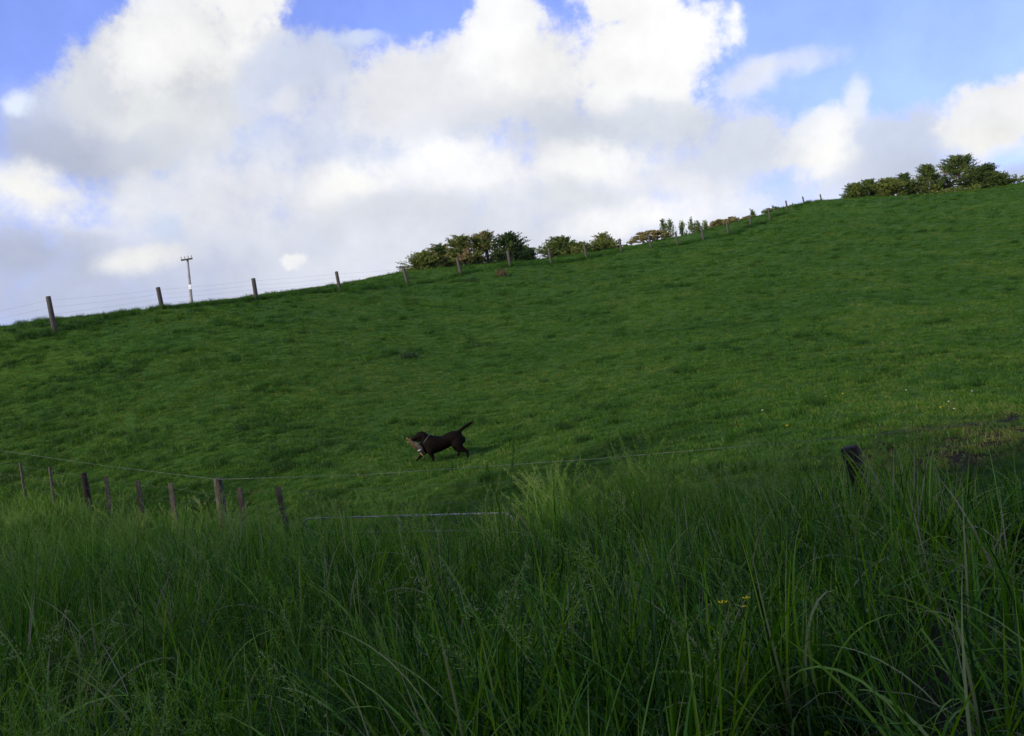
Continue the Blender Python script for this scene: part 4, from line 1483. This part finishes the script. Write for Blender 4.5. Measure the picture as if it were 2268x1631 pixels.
# far hind leg, swinging forward
limb(dg, [(1620, 830, 170, .06, .06), (1585, 970, 135, .05, .075), (1615, 1070, 90, .04, .08), (1685, 1150, 44, .027, .08)], 12)
limb(dg, [(1690, 1145, 42, .026, .08), (1668, 1250, 32, .023, .08), (1640, 1330, 28, .024, .08)], 10)
limb(dg, [(1640, 1340, 28, .028, .08), (1605, 1362, 28, .032, .08), (1575, 1366, 18, .028, .08)], 10)
m_fur = noise_mat('dark_chocolate_fur', (0.0025, 0.0019, 0.0017), (0.0058, 0.004, 0.0033), 26, 6, 0.7, 0.35, (1, 1, 1), spec=0.06, bump_dist=0.006)
pz = Q(1200, 1360)
dog = empty('dog', (pz.x, pz.y, gz(pz.x, pz.y)), 'dark brown labrador trotting left across the paddock with a game bird in its mouth', 'dog')
body = dg.obj('body', m_fur, dog)
rm = body.modifiers.new('skin_over', 'REMESH'); rm.mode = 'VOXEL'; rm.voxel_size = 0.0085; rm.use_smooth_shade = True
sm = body.modifiers.new('soften', 'SMOOTH'); sm.factor = 0.6; sm.iterations = 5
m_collar = noise_mat('pale_blue_collar', (0.03, 0.036, 0.042), (0.065, 0.075, 0.085), 20, 2, 0.6)
ring = Geo()
cc = Q(722, 768)
cdir = (Q(600, 715) - Q(850, 850)).normalized()
cdir = (Matrix.Rotation(R(8), 3, 'Y') @ cdir)
cn = cdir.cross(Vector((0, 1, 0))).normalized()
pp = []
for k in range(29):
    a = 2 * math.pi * k / 28
    pp.append(cc + cn * math.cos(a) * 186 * UNIT + Vector((0, 1, 0)) * math.sin(a) * 0.096)
st = len(ring.v)
for p in pp[:-1]:
    o_ = (p - cc).normalized()
    for (a, b) in ((-.011, 0), (-.011, .006), (.011, .006), (.011, 0)):
        ring.v.append(tuple(p + cdir * a + o_ * b))
for k in range(28):
    for j in range(4):
        ring.f.append([4 * k + j, 4 * k + (j + 1) % 4, 4 * ((k + 1) % 28) + (j + 1) % 4, 4 * ((k + 1) % 28) + j])
ring.obj('collar', m_collar, dog)
m_eye = noise_mat('amber_eye', (0.03, 0.015, 0.005), (0.05, 0.025, 0.01), 4, 1, 0.1, spec=0.6)
m_nose = noise_mat('wet_nose', (0.008, 0.007, 0.007), (0.014, 0.012, 0.012), 10, 2, 0.25, spec=0.6)
Geo().ball(Q(437, 690, -0.052), 0.009, 8, 6).obj('eye', m_eye, dog)
Geo().ball(Q(437, 690, 0.052), 0.009, 8, 6).obj('eye', m_eye, dog)
Geo().ball(Q(240, 788), (0.012, 0.018, 0.012), 10, 6).obj('nose', m_nose, dog)

# ------------------------------------------------------------------ bird in its mouth
m_bird = noise_mat('buff_barred_plumage', (0.020, 0.013, 0.007), (0.13, 0.085, 0.050), 60, 4, 0.8, 0.5, (1, 1, 2.2), c3=(0.055, 0.034, 0.020), bump_dist=0.004)
m_wing = noise_mat('grey_brown_wing', (0.025, 0.026, 0.022), (0.085, 0.08, 0.065), 45, 4, 0.8, 0.5, (3, 1, 1))
m_bar = noise_mat('white_wing_bar', (0.24, 0.29, 0.30), (0.36, 0.41, 0.41), 10, 2, 0.6)
m_tan = noise_mat('tan_feather', (0.14, 0.085, 0.05), (0.26, 0.18, 0.11), 30, 3, 0.8)
m_foot = noise_mat('yellow_foot', (0.35, 0.22, 0.06), (0.50, 0.36, 0.14), 10, 2, 0.5)
m_black = noise_mat('black_feather', (0.012, 0.010, 0.009), (0.03, 0.022, 0.018), 10, 2, 0.6)
br = empty('game_bird', Q(360, 960, -0.06), 'limp brown game bird with a white wing bar hanging from the jaws of the dog', 'bird')
bg_ = Geo()
limb(bg_, [(215, 820, 30, .025, -.03), (270, 862, 62, .05, -.03), (340, 915, 88, .062, -.035), (410, 985, 92, .065, -.04), (465, 1055, 72, .05, -.04), (510, 1115, 36, .03, -.04)], 14)
limb(bg_, [(250, 815, 36, .03, -.02), (230, 760, 30, .026, 0.01), (245, 725, 24, .022, .02)], 10)
bb = bg_.obj('body', m_bird, br)
rm = bb.modifiers.new('skin_over', 'REMESH'); rm.mode = 'VOXEL'; rm.voxel_size = 0.006; rm.use_smooth_shade = True
wg = Geo()
limb(wg, [(400, 880, 40, .012, -.10), (470, 940, 62, .014, -.112), (550, 1030, 70, .013, -.112), (600, 1110, 52, .010, -.105), (640, 1170, 22, .007, -.10)], 12)
wing = wg.obj('wing', m_wing, br)
Geo().tube([Q(470, 1108, -.125), Q(530, 1092, -.13), Q(590, 1068, -.125)], [14 * UNIT, 24 * UNIT, 20 * UNIT], 10, [.006, .008, .006], axis=(0, 1, 0)).obj('wing_bar', m_bar, br)
for (pts) in (((560, 1115), (625, 1150), (690, 1190)), ((545, 1185), (610, 1240), (680, 1305))):
    Geo().tube([Q(a, b, -.10) for a, b in pts], [18 * UNIT, 22 * UNIT, 9 * UNIT], 8, [.006, .008, .003], axis=(0, 1, 0)).obj('feather', m_tan, br)
Geo().tube([Q(520, 1130, -.09), Q(590, 1190, -.09), Q(660, 1215, -.09)], [26 * UNIT, 26 * UNIT, 12 * UNIT], 8, [.006, .008, .003], axis=(0, 1, 0)).obj('feather', m_black, br)
for k, pts in enumerate((((215, 800), (165, 765), (148, 755)), ((215, 835), (178, 850), (160, 862)))):
    f = Geo()
    f.tube([Q(a, b, -.03) for a, b in pts], [8 * UNIT, 9 * UNIT, 10 * UNIT], 6, axis=(0, 1, 0))
    tip = Q(*pts[-1], -.03)
    for a in (-0.9, 0, 0.9):
        f.tube([tip, tip + Vector((-0.020 * math.cos(a), -0.006, 0.024 * math.sin(a) + 0.006))], [9 * UNIT, 5 * UNIT], 5, axis=(0, 1, 0))
    f.obj('foot', m_foot, br)
Geo().tube([Q(195, 760, -.01), Q(215, 738, 0), Q(250, 715, 0.01)], [20 * UNIT, 26 * UNIT, 12 * UNIT], 8, [.012, .014, .006], axis=(0, 1, 0)).obj('feather', m_black, br)

scene.cycles.max_bounces = 6
scene.cycles.diffuse_bounces = 3
scene.cycles.transmission_bounces = 3
scene.cycles.glossy_bounces = 2
print('script done')
